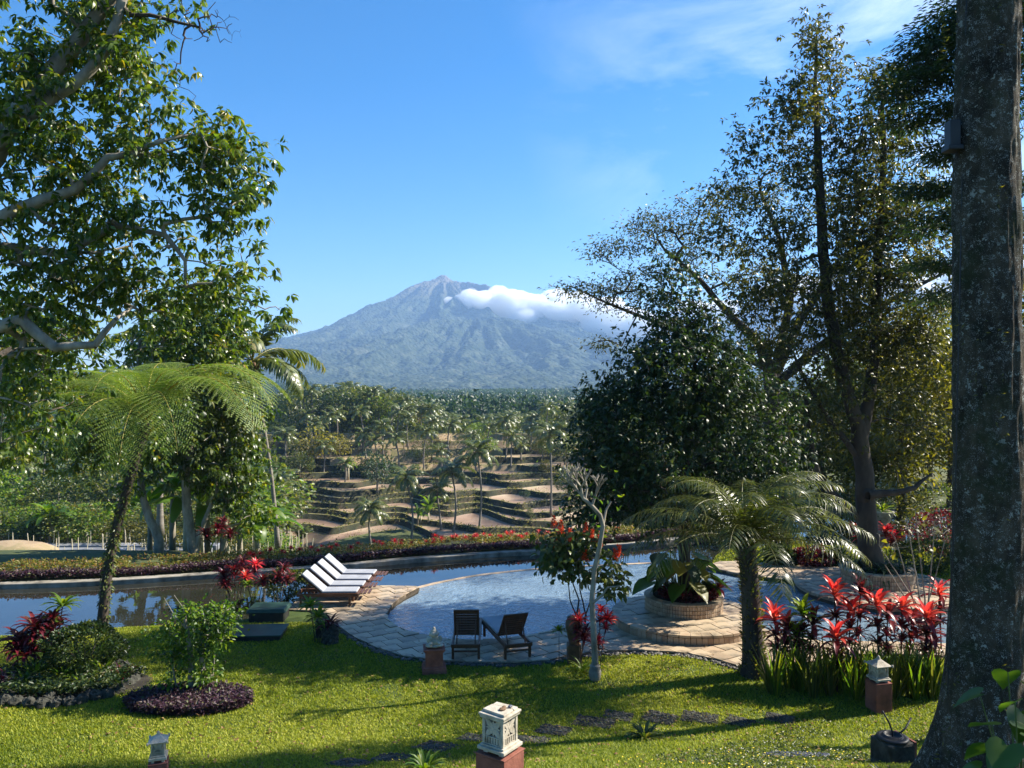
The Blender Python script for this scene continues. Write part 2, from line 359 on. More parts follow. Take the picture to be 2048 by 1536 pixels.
def frond(name, m, L=3, n=28, ll=.6, lw=.05, rise=.35, droop=1.0, vee=.35, ldroop=.5, sweep=.5, stem=.12, rr=.02, tipw=.25, rw=None):
    """one pinnate leaf: curved midrib with two rows of leaflets, grown along +X from the origin"""
    t = np.linspace(0, 1, 14); ang = rise-droop*t**1.3
    dx = np.cos(ang); dz = np.sin(ang); x = np.concatenate([[0], np.cumsum((dx[1:]+dx[:-1])/2)])/13*L; z = np.concatenate([[0], np.cumsum((dz[1:]+dz[:-1])/2)])/13*L
    b = LB(); pts = np.stack([x, np.zeros(14), z], 1)
    V, Fq = segs(pts[:-1], pts[1:], rr*(1-.8*t[:-1]), rr*(1-.8*t[1:]), 4)
    Ft = np.concatenate([Fq[:,[0,1,2]], Fq[:,[0,2,3]]]); b.add((V, Ft, np.full(len(V), .75)))
    tt = np.repeat(np.linspace(stem, .995, n), 2)+rng.uniform(-.008,.008,2*n); tt = np.clip(tt, 0, 1); sd = np.tile([1.,-1.], n)
    px = np.interp(tt, t, x); pz = np.interp(tt, t, z); ag = np.interp(tt, t, ang)
    T = np.stack([np.cos(ag), 0*ag, np.sin(ag)], 1); U = np.stack([-np.sin(ag), 0*ag, np.cos(ag)], 1); Sx = np.stack([0*ag, sd, 0*ag], 1)
    k = sweep+.35*tt
    ax = T*k[:,None]+Sx+U*vee+rng.normal(size=(2*n,3))*.07-np.array([0,0,1])*ldroop*.5
    ln = ll*np.sin(np.pi*np.clip(.16+.78*((tt-stem)/(1-stem)), 0, 1))**.6*(1-.0*tt); ln = np.maximum(ln, ll*tipw)*rng.uniform(.88,1.08,2*n)
    b.add(leaves(np.stack([px, 0*px, pz], 1), ax, U+rng.normal(size=(2*n,3))*.15, ln, lw, True, fold=.15, droop=ldroop, rnd=np.clip(rng.random(2*n)*.75+.25*(tt>.9), 0, 1)))
    return b.mesh(name, m)
def fernfrond(name, m, L=2.7, n=22, ll=.62, rise=.6, droop=1.35):
    """tripinnate tree-fern leaf: pinnae that carry rows of small pinnules"""
    t = np.linspace(0, 1, 14); ang = rise-droop*t**1.2
    x = np.concatenate([[0], np.cumsum(np.cos(ang))[1:]])/13*L; z = np.concatenate([[0], np.cumsum(np.sin(ang))[1:]])/13*L
    pts = np.stack([x, 0*x, z], 1); b = LB(); V, Fq = segs(pts[:-1], pts[1:], .025*(1-.8*t[:-1]), .025*(1-.8*t[1:]), 4)
    b.add((V, np.concatenate([Fq[:,[0,1,2]], Fq[:,[0,2,3]]]), np.full(len(V), .9)))
    for i in range(n):
        tt = .1+.89*i/n; o = np.array([np.interp(tt,t,x), 0, np.interp(tt,t,z)]); a = np.interp(tt,t,ang)
        T = np.array([math.cos(a),0,math.sin(a)]); U = np.array([-math.sin(a),0,math.cos(a)]); l = ll*math.sin(math.pi*min(1,.18+.8*tt))**.7
        for s in (1,-1):
            ax = nrm(T*(.35+.35*tt)+np.array([0,s,0])+U*.05); m_ = int(max(6, l/.042)); q = np.linspace(.04,1,m_)
            pp = o+ax*l*q[:,None]-np.array([0,0,1])*(q[:,None]**2*l*.22)
            pv, pf = segs(pp[:-1], pp[1:], np.full(m_-1,.005), np.full(m_-1,.004), 3); b.add((pv, np.concatenate([pf[:,[0,1,2]], pf[:,[0,2,3]]]), np.full(len(pv), .7)))
            S = nrm(np.cross(U, ax)); pl = np.maximum(.022, .078*np.sin(np.pi*np.clip(.25+.72*q,0,1)))
            for s2 in (1,-1):
                b.add(leaves(pp, np.broadcast_to(S*s2+ax*.35, pp.shape)+rng.normal(size=pp.shape)*.06, np.broadcast_to(U, pp.shape)+rng.normal(size=pp.shape)*.12, pl, .026, False, fold=.1, droop=.2, rnd=rng.random(m_)*.65))
    return b.mesh(name, m)
def straps(n, L, W, up=.6, spread=1.0, droop=.5, base=None, seedrnd=None, rv=None, crad=.02, hgt=0.0, k=5):
    """rosette of strap leaves (cordyline, bromeliad, iris) about the origin; each leaf has several joints"""
    b = LB(); az = np.arange(n)*2.399+rng.uniform(-.3,.3,n); q = (np.arange(n)+.5)/n
    el = up*(1-spread*q)+rng.uniform(-.12,.12,n) if spread else up+rng.uniform(-.15,.15,n)
    for i in range(n):
        l = L*rng.uniform(.75,1.15); wd = W*rng.uniform(.8,1.15); e = el[i]; h = np.array([math.cos(az[i]), math.sin(az[i]), 0]); s = np.array([-h[1], h[0], 0])
        p = h*crad+np.array([0,0,hgt*(1-q[i])]); V = []; 
        for j in range(k+1):
            t = j/k; wj = wd*(math.sin(math.pi*(.12+.88*t))**.8 if t < 1 else .02)*.5; u = np.array([0,0,1.])*math.cos(e)-h*math.sin(e)
            V += [p+s*wj+u*wj*.4, p, p-s*wj+u*wj*.4]; p = p+(h*math.cos(e)+np.array([0,0,1.])*math.sin(e))*l/k; e -= droop*l/L/k*(1+t)
        V = np.array(V); f = []
        for j in range(k):
            a = 3*j; f += [[a,a+1,a+4],[a,a+4,a+3],[a+1,a+2,a+5],[a+1,a+5,a+4]]
        r_ = rng.random() if rv is None else np.clip(rv+rng.normal()*.2, 0, 1)
        b.add((V if base is None else V+base, np.array(f), np.full(len(V), r_)))
    return b
# ------------------------------------------------------------------ ground
def seg_dist(x, y, poly):
    d = np.full(x.shape, 1e9); ins = np.zeros(x.shape, bool); n = len(poly)
    for i in range(n):
        ax, ay = poly[i]; bx, by = poly[(i+1)%n]; ex, ey = bx-ax, by-ay
        t = np.clip(((x-ax)*ex+(y-ay)*ey)/max(ex*ex+ey*ey, 1e-9), 0, 1)
        d = np.minimum(d, np.hypot(x-ax-t*ex, y-ay-t*ey))
        c = ((ay > y) != (by > y)); 
        with np.errstate(divide='ignore', invalid='ignore'): xi = (bx-ax)*(y-ay)/(by-ay)+ax
        ins ^= c & (x < xi)
    return np.where(ins, d, -d)
def g2(l, z=0.0): return [tuple(G0(px, py, z)[:2]) for px, py in l]
shore = g2([(-420,1300),(-200,1285),(0,1270),(58,1267),(140,1261),(236,1253),(328,1248),(370,1246),(440,1240),(520,1232),(577,1216)])
deck_out = g2([(577,1222),(638,1226),(676,1255),(707,1277),(755,1299),(806,1315),(880,1325),(953,1327),(1026,1328),(1099,1323),(1136,1314),(1209,1306),(1282,1304),(1340,1307),(1374,1310),(1432,1322),(1486,1338),(1560,1340),(1640,1322),(1720,1312),(1850,1312),(2060,1325)])
deck_in = g2([(839,1176),(812,1190),(796,1200),(784,1211),(775,1226),(776,1240),(792,1255),(817,1266),(861,1274),(900,1281),(960,1283),(1015,1280),(1063,1272),(1110,1263),(1160,1253),(1230,1243),(1400,1243),(1500,1250),(1535,1264),(1590,1278),(1650,1287),(1760,1287),(1880,1290),(2060,1300)])
deck_back = g2([(600,1196),(650,1180),(715,1174),(780,1174),(839,1176)])
land_near = [(-40,-6),(-40,shore[0][1])]+shore+deck_back+deck_in[1:]+[(16,17.0),(40,17),(40,-6)]
strip = g2([(1408,1135),(1440,1125),(1480,1124),(1560,1131),(1700,1140),(1700,1176),(1619,1168),(1545,1158),(1480,1150)])
land_right = g2([(1416,1136),(1428,1112),(1446,1099),(1520,1092),(1620,1088)])+[(14,28.6),(24,29),(40,30),(40,20.5),(14.5,20.2)]+g2([(1900,1214),(1750,1210),(1640,1200),(1622,1172),(1545,1160),(1480,1152)])
WALLP = g2([(-420,1184),(-200,1178),(0,1172),(200,1165),(440,1150),(600,1140),(700,1132),(830,1120),(1000,1108),(1100,1103),(1200,1095),(1290,1088)])
def wally(x): return np.interp(x, [p[0] for p in WALLP]+[8.0,12,16,40], [p[1] for p in WALLP]+[31.5,36,37,37])
def rise(x, y):
    f = np.interp(x, [-7,-3,1,5], [.55,.72,1,1.0]); return 2.35*f*smooth((14.2-y)/8.5)
def gh(x, y):
    x = np.asarray(x, float); y = np.asarray(y, float)
    s = np.maximum(seg_dist(x, y, land_near), seg_dist(x, y, land_right))
    z = rise(x, y)+.03*(fbm(x*.5, y*.5, 3)-.5)
    return np.where(s > 0.12, z, z-1.1*smooth((.12-s)/.45))
xs = np.arange(-24, 24.01, .12); ys = np.arange(1.5, 30.5, .12)
X, Y = np.meshgrid(xs, ys); Z = gh(X, Y)
def grid(name, X, Y, Z, mats, sm=True, attr=None, mi=None):
    r, c = X.shape; i = np.arange(r*c).reshape(r, c)
    Fs = np.stack([i[:-1,:-1], i[:-1,1:], i[1:,1:], i[1:,:-1]], -1).reshape(-1,4)
    return mesh_np(name, np.stack([X,Y,Z], -1).reshape(-1,3), Fs, attr, sm, mats, mi)
mk('lawn_ground', grid('lawn_ground', X, Y, Z, [M['lawn']]), kind='structure')
def curve_pts(pts, k=6):
    pts = np.array(pts, float); o = []
    for i in range(len(pts)-1):
        p0 = pts[max(i-1,0)]; p1 = pts[i]; p2 = pts[i+1]; p3 = pts[min(i+2,len(pts)-1)]
        for j in range(k):
            t = j/k; o.append(.5*((2*p1)+(-p0+p2)*t+(2*p0-5*p1+4*p2-p3)*t*t+(-p0+3*p1-3*p2+p3)*t**3))
    o.append(pts[-1]); return np.array(o)
# water: the garden pond and, a little higher behind its sunken kerb, the pool
def sheet(name, x0, x1, y0, y1, z, m, holes=None):
    b = MB().add([(x0,y0,z),(x1,y0,z),(x1,y1,z),(x0,y1,z)], [(0,1,2,3)]); return b.build(name, m, kind='structure')
wp = [(float(q[0]), float(q[1])+.15) for q in curve_pts(WALLP+[(8.0,31.5),(12,36),(16,37),(60,37)], 3)]
MB().prism([(-60,14.5),(60,14.5)]+wp[::-1]+[(-60,wp[0][1])], -.9, -.10).build('pond_water', M['pond'], kind='structure')
pool_far = g2([(839,1178),(870,1170),(905,1163),(960,1153),(1050,1143),(1130,1137),(1250,1131),(1340,1128),(1408,1134)], -.1)
pool_poly = pool_far+g2([(1480,1150),(1545,1158),(1619,1168),(1625,1198)], -.1)+[(9.6,21.4),(16,20.5),(16,16.6)]+[(p[0], p[1]-.35) for p in deck_in[::-1]]
b = MB(); b.prism(pool_poly, -.5, -.075); b.build('pool_water', M['pool'], kind='structure')
def strip_wall(b, pts, w, z0, z1):
    pts = np.array(pts, float); T = np.gradient(pts, axis=0); N = np.stack([-T[:,1], T[:,0]], 1); N /= np.linalg.norm(N, axis=1, keepdims=True)
    A = pts; B = pts+N*w; V = []
    for i in range(len(pts)): V += [(*A[i],z0),(*A[i],z1),(*B[i],z1),(*B[i],z0)]
    Fs = []
    for i in range(len(pts)-1):
        for k in range(4): a = 4*i+k; c = 4*i+(k+1)%4; Fs.append((a,c,c+4,a+4))
    Fs += [(3,2,1,0), tuple(4*(len(pts)-1)+k for k in range(4))]; return b.add(V, Fs)
b = MB(); strip_wall(b, curve_pts(pool_far, 4), .16, -.8, -.066); b.build('pool_edge', M['walltile'], kind='structure')
b = MB(); strip_wall(b, curve_pts(WALLP+[(8.0,31.5),(12,36),(16,37),(40,37)], 3), .34, -1.2, .05)
tag(b.build('pond_wall', M['concrete'], bevel=.02), 'long low weathered concrete kerb wall along the far side of the pond', 'wall')
# ------------------------------------------------------------------ paving: one stone slab each
def clip(poly, cell):
    out_ = list(poly)
    for i in range(len(cell)):
        a, c = cell[i], cell[(i+1)%len(cell)]; e = (c[0]-a[0], c[1]-a[1]); inp = out_; out_ = []
        if not inp: return []
        f = lambda p: e[0]*(p[1]-a[1])-e[1]*(p[0]-a[0])
        for j in range(len(inp)):
            p, q = inp[j-1], inp[j]; fp, fq = f(p), f(q)
            if (fp >= 0) != (fq >= 0): t = fp/(fp-fq); out_.append((p[0]+(q[0]-p[0])*t, p[1]+(q[1]-p[1])*t))
            if fq >= 0: out_.append(q)
    return out_
def area(p): return .5*abs(sum(p[i-1][0]*p[i][1]-p[i][0]*p[i-1][1] for i in range(len(p)))) if len(p) > 2 else 0
def pave(parent, poly, size, rot, z0, z1, lim=300, jit=.009, mt=None, name='paving_slab'):
    poly = [tuple(p) for p in poly]
    if sum((poly[i][0]-poly[i-1][0])*(poly[i][1]+poly[i-1][1]) for i in range(len(poly))) > 0: poly = poly[::-1]
    c, s = math.cos(rot), math.sin(rot); P2 = np.array(poly); U = P2@np.array([[c,-s],[s,c]])
    lo = U.min(0); hi = U.max(0); n = 0; sx, sy = size; rows = int((hi[1]-lo[1])/sy)+2; cand = []
    for j in range(rows):
        for i in range(int((hi[0]-lo[0])/sx)+3):
            x0 = lo[0]+(i-1)*sx+(sx*.5 if j%2 else 0); y0 = lo[1]+j*sy; g = .008
            cell = [(x0+g,y0+g),(x0+sx-g,y0+g),(x0+sx-g,y0+sy-g),(x0+g,y0+sy-g)]
            cell = [(c*x-s*y, s*x+c*y) for x, y in cell]
            r = clip(poly, cell)
            if area(r) > .004: cand.append(r)
    cand.sort(key=lambda r: sum(p[1] for p in r)/len(r))
    rest = MB()
    for k, r in enumerate(cand):
        q = []
        for p in r:
            if not q or math.hypot(p[0]-q[-1][0], p[1]-q[-1][1]) > .004: q.append(p)
        if len(q) < 3: continue
        cx = sum(p[0] for p in q)/len(q); cy_ = sum(p[1] for p in q)/len(q); zt = z1+random.uniform(-jit, jit)
        lp = [(p[0]-cx, p[1]-cy_) for p in q]
        if k < lim:
            b = MB().prism(lp, z0-z1, 0); b.build(name, mt or M['tile'], parent, loc=(cx,cy_,zt))
        else: rest.prism(q, z0, zt)
    if rest.v: rest.build(name, mt or M['tile'], parent, kind='stuff')
dk = MB(); deck_poly = deck_out+deck_in[::-1][:-1]+deck_back[::-1]
mort = mat('mortar', [(.05,.04,.03),(.11,.09,.065)], 4, .95, .3); M['mortar'] = mort
pd = MB(); pd.prism(deck_poly, -.7, .022)
pvm = pd.build('pavement', mort, kind='structure'); pave(pvm, deck_poly, (.40,.40), R(33), -.05, .05, 295)
# dark joint of black pebbles between paving and lawn
def pebbles(name, label, poly=None, path=None, n=200, size=.05, m='pebble', z=None, parent=None, group=None, w=.1):
    V0, F0 = [], []
    b_ = MB().ell((0,0,0), (1,1,.6), 6, 4); v0 = np.array(b_.v); f0 = np.array([list(f) for f in b_.f]); pts = []
    if path is not None:
        path = np.array(path); L = np.concatenate([[0], np.cumsum(np.linalg.norm(np.diff(path, axis=0), axis=1))])
        t = rng.random(n)*L[-1]; pts = np.stack([np.interp(t, L, path[:,0]), np.interp(t, L, path[:,1])], 1)+rng.normal(size=(n,2))*w*.5
    else:
        pp = np.array(poly); lo, hi = pp.min(0), pp.max(0); q = lo+(hi-lo)*rng.random((n*4,2)); k = seg_dist(q[:,0], q[:,1], poly) > .01; pts = q[k][:n]
    N = len(pts); s = size*rng.uniform(.6,1.3,(N,1)); a = rng.random(N)*6.3; asp = rng.uniform(.65,1,(N,1))
    X_ = v0[None,:,0]*s*asp; Y_ = v0[None,:,1]*s; zz = gh(pts[:,0], pts[:,1]) if z is None else np.full(N, z)
    V = np.stack([pts[:,:1]+X_*np.cos(a)[:,None]-Y_*np.sin(a)[:,None], pts[:,1:]+X_*np.sin(a)[:,None]+Y_*np.cos(a)[:,None], zz[:,None]+.012+v0[None,:,2]*s*.8], -1)
    me = mesh_np(name, V.reshape(-1,3), (np.arange(N)[:,None,None]*len(v0)+f0[None]).reshape(-1,4), smooth_=True, mats=[M[m]])
    return me
dp = [(p[0], p[1]-.10) for p in deck_out]
mk('pebble_edging', pebbles('pebble_edging', '', path=dp[2:18], n=520, size=.05), kind='stuff')['label'] = 'row of dark rounded pebbles along the lawn edge of the paving'
# ------------------------------------------------------------------ round stone platforms and planter rings
def ring_tiles(par, c, r, z0, z1, nt_, rows, a0, a1, name='wall_tile', thick=.03):
    dz = (z1-z0)/rows
    for j in range(rows):
        for i in range(nt_):
            a = a0+(a1-a0)*(i+.5)/nt_; wd = abs(a1-a0)/nt_*r-.012
            me = M.setdefault(('t', round(wd,3), round(dz,3)), MB().box((0,0,0), (wd, thick, dz-.012)).mesh(name, M['walltile']))
            mk(name, me, par, loc=(c[0]+math.cos(a)*r, c[1]+math.sin(a)*r, z0+dz*(j+.5)), rot=(0,0,a+math.pi/2))
def disc(par, c, r, z0, z1, name, m, n=56): return MB().lathe([(r,z0),(r,z1-.02),(r-.02,z1)], c, n).build(name, m, par, True)
def circ(c, r, n=48, a0=0, a1=2*math.pi): return [(c[0]+r*math.cos(a0+(a1-a0)*i/n), c[1]+r*math.sin(a0+(a1-a0)*i/n)) for i in range(n)]
def platform(label, c, r, zt, pc, pr, pz, lab2, nt1, aper=None):
    t = thing('stone_platform', label, 'platform', (c[0],c[1],0)); o = (0,0)
    MB().lathe([(r-.03,-.8),(r-.03,zt-.04)], (0,0,0), 60).build('core', mort, t, True)
    ring_tiles(t, o, r-.012, .02, zt-.06, nt1, 1, R(-190), R(10))
    pave(t, circ(o, r-.02), (.42,.42), R(20), zt-.045, zt-.005, 120)
    # curved coping stones
    k = 44
    for i in range(k):
        a = 2*math.pi*i/k; b_ = 2*math.pi*(i+1)/k-.012; A = [(math.cos(q)*rr, math.sin(q)*rr) for rr, q in ((r+.02,a),(r+.02,(a+b_)/2),(r+.02,b_),(r-.24,b_),(r-.24,a))]
        MB().prism(A, zt-.05, zt+.004).build('coping_stone', M['tile'], t)
    p = thing('round_planter', lab2, 'planter', (pc[0],pc[1],zt))
    MB().lathe([(pr-.03,0),(pr-.03,pz-.06)], (0,0,0), 48).build('core', mort, p, True)
    ring_tiles(p, o, pr-.012, .0, pz-.05, 48, 3, R(-185), R(5))
    for i in range(30):
        a = 2*math.pi*i/30; b_ = 2*math.pi*(i+1)/30-.014; A = [(math.cos(q)*rr, math.sin(q)*rr) for rr, q in ((pr+.02,a),(pr+.02,(a+b_)/2),(pr+.02,b_),(pr-.2,b_),(pr-.2,a))]
        MB().prism(A, pz-.045, pz).build('coping_stone', M['tile'], p)
    MB().ell((0,0,pz-.06), (pr-.18,pr-.18,.1), 24, 6).build('soil', M['soil'], p, True)
    return t, p
C1 = P(1370,1226,19.75); PC1 = (C1[0]+.06, C1[1]+.45)
platform('low round tiled stone platform jutting into the pool beneath the dark tree', C1[:2], 1.80, .26, PC1, .98, .34, 'small round tiled planter ring holding big green leaves and purple edging', 48)
C2 = P(1760,1170,23.0); PC2 = (C2[0]+.1, C2[1]+.4)
platform('pale round stone platform across the pool at the foot of the tall tree', C2[:2], 2.35, .12, PC2, 1.03, .42, 'round tiled planter ring at the foot of the tall two stemmed tree', 60)
b = MB(); b.prism(strip, -.8, .02); sp = b.build('walkway', mort, kind='structure'); pave(sp, strip, (.45,.45), R(15), -.03, .045, 120)
# straight run of the right platform's side and steps
for k, (z0, z1, off) in enumerate(((-.6,-.02,0),(-.02,.06,.5))):
    b = MB(); b.prism([(8.9+off*.3,21.6+off),(12.8,20.4+off),(16,20.1+off),(16,22.5),(10,23.0)], z0, z1); b.build('stone_step', M['tile'], sp)
# ------------------------------------------------------------------ valley with rice terraces
K = 14
def yk(k, x):
    x = np.asarray(x, float)
    base = 121+62*(k/(K-1))**1.02
    a = 5.6*np.interp(k, [0,5,9,13], [1.6,1.15,.85,.8])
    bay = (np.abs(np.sin(x*(.15+.02*math.sin(k*2.1))+2.2*vn(x*.05, x*0+k*3.1, 13)+k*1.1))-.6)*a*.8
    w_ = bay+(vn(x*.055+k*.25, x*0+k*.55, 5)-.5)*2.3*a+(vn(x*.15+3, x*0+k*1.3, 9)-.5)*1.5*a*.7
    return base+w_
pyk = 1092-222*(np.arange(K+1)/(K-1))**.88
zk = np.array([6-(pyk[i]-768)/F*(121+62*min(1,(i/(K-1)))**1.02) for i in range(K)])
def terr_rows(x):
    ys_ = np.stack([yk(k, x) for k in range(K)]); 
    for k in range(1, K): ys_[k] = np.maximum(ys_[k], ys_[k-1]+1.9)
    return ys_
def leftmask(x, y): return smooth((-.33-x/np.maximum(y,1))/.07)
def vbase(x, y):
    """smooth valley floor before and after the terraces"""
    yw = wally(x); d = y-yw
    zc = np.interp(d, [0,2.6,6,90,140], [.05,.02,-1.6,zk[0]+.2,zk[0]+.2])
    zl = np.interp(y, [20,30,34,58,80,84,104,150,190], [0,-.3,-1.6,-8.3,-8.9,-9.4,-13.5,-14,-9])
    zr = np.interp(y, [30,60,100,190], [0.05,.2,-2,-5.5])
    m = leftmask(x, y); q = smooth((x-10-.05*(y-30))/14)
    z = zc*(1-m)+np.where(d > 2.6, zl, zc)*m
    return z*(1-q)+zr*q
def vh(x, y):
    x = np.asarray(x, float); y = np.asarray(y, float); rows = terr_rows(x.ravel()); y_ = y.ravel()
    k = (y_[None] >= rows).sum(0); zt = np.where(k > 0, zk[np.clip(k-1,0,K-1)], -99)
    zt = np.where(y_ > rows[-1]+3, zk[-1]+(y_-rows[-1]-3)*.02, zt)
    inside = (k > 0)
    return np.where(inside, zt, vbase(x.ravel(), y_)).reshape(x.shape)
def gpix(px, py):
    t = np.concatenate([np.arange(6,34,.05), np.arange(34,420,.2)]); x = (px-CX)/F*t; z = H-(py-CY)/F*t
    hgt = np.where(t < wally(x), gh(x, t), vh(x, t)); i = np.argmax(z < hgt) if (z < hgt).any() else len(t)-1
    return np.array([x[i], t[i], hgt[i]])
xv = np.arange(-95, 90.1, .75); rows = terr_rows(xv)
nearm = mat('valley_soil', [(.03,.045,.012),(.07,.085,.02),(.10,.10,.03)], .25, .95, .6, .3, 1.2)
ny = 60; T = np.linspace(0,1,ny)[:,None]; Yn = wally(xv)[None]+.3+(rows[0][None]-wally(xv)[None]-.3)*T**1.4; Xn = np.broadcast_to(xv, Yn.shape)
mk('valley_slope', grid('valley_slope', Xn, Yn, vbase(Xn, Yn)+.25*(fbm(Xn*.15,Yn*.15,2)-.5)*np.minimum(1, T*6), [nearm]), kind='structure')
mudm, n, bs_, o_ = newmat('paddy_mud'); z = noise(n, .09, 5, .65); 
n.links.new(ramp(n, [(.14,.085,.055),(.23,.145,.09),(.31,.22,.14),(.17,.19,.05)], z, .3, .72), bs_.inputs['Base Color']); bs_.inputs['Roughness'].default_value = .55
bump(n, bs_, noise(n, 1.6, 5, .7, stretch=(.3,2,1)), .5, .12)
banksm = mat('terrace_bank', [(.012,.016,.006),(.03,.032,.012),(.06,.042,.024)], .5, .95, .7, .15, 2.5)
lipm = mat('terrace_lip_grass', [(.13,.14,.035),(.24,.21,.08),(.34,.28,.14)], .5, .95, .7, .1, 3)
greenm = mat('rice_seedlings', [(.10,.16,.02),(.17,.24,.03)], .3, .9, .6, .08, 5)
tanm = mat('dry_paddy', [(.22,.15,.09),(.33,.24,.14),(.17,.16,.06)], .35, .95, .6, .1, 2)
RX, RY, RZ, MI = [], [], [], []
zprev = vbase(xv, rows[0])
for k in range(K):
    y = rows[k]; j1 = (vn(xv*.6, xv*0+k, 31)-.5)*.5; j2 = (vn(xv*.8, xv*0+k, 37)-.5)*.25
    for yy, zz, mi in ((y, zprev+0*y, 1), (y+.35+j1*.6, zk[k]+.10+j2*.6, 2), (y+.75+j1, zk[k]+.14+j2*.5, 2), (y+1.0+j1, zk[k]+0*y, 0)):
        RY.append(yy); RZ.append(zz); MI.append(mi)
    zprev = np.full(len(xv), zk[k])
RY.append(rows[-1]+4); RZ.append(zk[-1]+0*xv); MI.append(0)
TY = np.array(RY); TZ = np.array(RZ); TX = np.broadcast_to(xv, TY.shape); mi = []
for i in range(len(MI)-1):
    k = i//4; m_ = [1,2,2,0][i%4] if i%4 < 4 else 0
    flat = (i%4 == 3)
    for j in range(len(xv)-1):
        q = m_
        if i%4 == 0 and k >= 9 and -.21+.03*math.sin(k*2.3) < xv[j]/TY[i,j] < -.01+.03*math.sin(k*1.7): q = 4
        if flat:
            r_ = xv[j]/TY[i,j]
            if k <= 1 and r_ > .04: q = 3
            elif k >= 9 and -.24 < r_ < .02: q = 4
        mi.append(q)
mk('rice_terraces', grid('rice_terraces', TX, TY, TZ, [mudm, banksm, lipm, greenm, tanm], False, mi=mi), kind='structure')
# plateau behind the terraces, running on to the foot of the volcano
px_ = np.concatenate([np.linspace(-6000,-300,30), np.linspace(-280,280,80), np.linspace(300,6000,30)]); 
py_ = np.concatenate([[0],np.geomspace(4,7000,70)])
def plat_z(x, y):
    d = y-190; return zk[-1]+np.interp(y, [150,260,420,700,1200,2500,8000], [0,-3,-7,-9,-14,-32,-40])+4*(fbm(x*.012,y*.012,8)-.5)*smooth(d/60)-9*smooth((-.30-x/np.maximum(y,1))/.12)
PX, PY = np.meshgrid(px_, py_); PYY = np.interp(PX, xv, rows[-1]+3.9)+PY
PZ = plat_z(PX, PYY); PZ[0] = zk[-1]-.02
farm = mat('far_plain', [(.02,.035,.012),(.04,.055,.018)], .02, .95, 0)
mk('plain', grid('plain', PX, PYY, PZ, [farm]), kind='structure')
# garden ground on the right beyond the pond, and the valley's left flank
def flank(name, x0, x1, y0, y1, fz):
    X_, Y_ = np.meshgrid(np.linspace(x0,x1,60), np.linspace(y0,y1,60)); mk(name, grid(name, X_, Y_, fz(X_,Y_), [nearm]), kind='structure')
flank('right_hillside', 89.5, 600, 37, 260, lambda x,y: -1-.02*(x-90)+0*y-.02*y)
flank('left_hillside', -700, -94.5, 20, 260, lambda x,y: -13-9*smooth((-x-95)/100)+0*y)
lows = MB().box((0,3950,-75), (13800,8200,2)).build('lowland', farm, kind='structure')
# ------------------------------------------------------------------ volcano
PKX, PKY = (885-1024)/F*5000, 5000.
def mount(x, y):
    dx = x-PKX; dy = (y-PKY)*1.0; r = np.hypot(dx, dy*1.05); a = np.arctan2(dy, dx)
    right = smooth((dx+200)/400)
    pl_ = np.interp(r, [0,25,60,110,160,270,400,586,800,1000,1157,1500,1900,2500,4200], [704,698,668,646,620,570,498,430,350,296,244,165,85,0,-30])
    pr_ = np.interp(r, [0,25,60,140,238,420,640,967,1284,1700,2200,2900,4200], [704,698,668,642,611,548,470,350,235,120,40,-15,-60])
    z = pl_*(1-right)+pr_*right
    rd = 1-np.abs(2*fbm(a*3.2+r*.0004, r*.0009, 4, 4)-1)*2; amp = 110*smooth(r/420)*smooth((2600-r)/1400)
    z = z+amp*(rd-.74)*smooth((-np.sin(a)+.15)*2.2)
    rd2 = 1-np.abs(2*fbm(a*13+fbm(x*.004,y*.004,6)*2, r*.003, 11, 3)-1)*2; z = z+(rd2-.5)*34*smooth(r/200)*smooth((2600-r)/1400)*smooth((-np.sin(a)+.1)*2.2)
    # front shoulder
    hx = x+190; hy = y-4050; r2 = np.hypot(hx*.92, hy*.80); a2 = np.arctan2(hy, hx)
    z2 = np.interp(r2, [0,120,300,600,900,1250,1700], [330,318,262,168,85,10,-60])
    z2 = z2+80*smooth(r2/250)*smooth((1500-r2)/700)*(1-np.abs(2*fbm(a2*3.5, r2*.002, 21, 4)-1)*2-.55)+28*(1-np.abs(2*fbm(a2*12, r2*.004, 27, 3)-1)*2-.5)*smooth(r2/200)
    k = 30.; m_ = np.maximum(z, z2); return m_+k*np.log(np.exp(np.clip((z-m_)/k,-30,0))+np.exp(np.clip((z2-m_)/k,-30,0)))-k*.3
mxs = np.concatenate([np.linspace(-5200,-2100,45), np.linspace(-2080,1500,470), np.linspace(1530,6000,50)])
mys = np.concatenate([np.linspace(1600,5150,430), np.linspace(5200,8000,20)])
MX, MY = np.meshgrid(mxs, mys); MZ = mount(MX, MY); MZ = np.maximum(MZ, -19+.006*(MY-1600))
crag = smooth((MZ-470)/160)
MZ = MZ+crag*(fbm(MX*.02, MY*.02, 41, 4)-.5)*34+(vn(MX*.085, MY*.085, 51)-.3)*8*(1-.5*crag)+(vn(MX*.04, MY*.04, 53)-.4)*9
m, n, b_, o_ = newmat('forested_volcano'); M['mount'] = m
z_ = noise(n, .012, 8, .75); c_ = ramp(n, [(.018,.028,.018),(.036,.05,.03),(.065,.08,.05),(.13,.135,.10)], z_, .32, .7)
g_ = n.nodes.new('ShaderNodeNewGeometry'); s_ = n.nodes.new('ShaderNodeSeparateXYZ'); n.links.new(g_.outputs['Position'], s_.inputs[0])
r_ = n.nodes.new('ShaderNodeMapRange'); r_.inputs['From Min'].default_value = 480; r_.inputs['From Max'].default_value = 640; n.links.new(s_.outputs['Z'], r_.inputs[0])
z3 = noise(n, .02, 8, .7); q_ = n.nodes.new('ShaderNodeMath'); q_.operation = 'MULTIPLY'; n.links.new(r_.outputs[0], q_.inputs[0]); n.links.new(z3, q_.inputs[1])
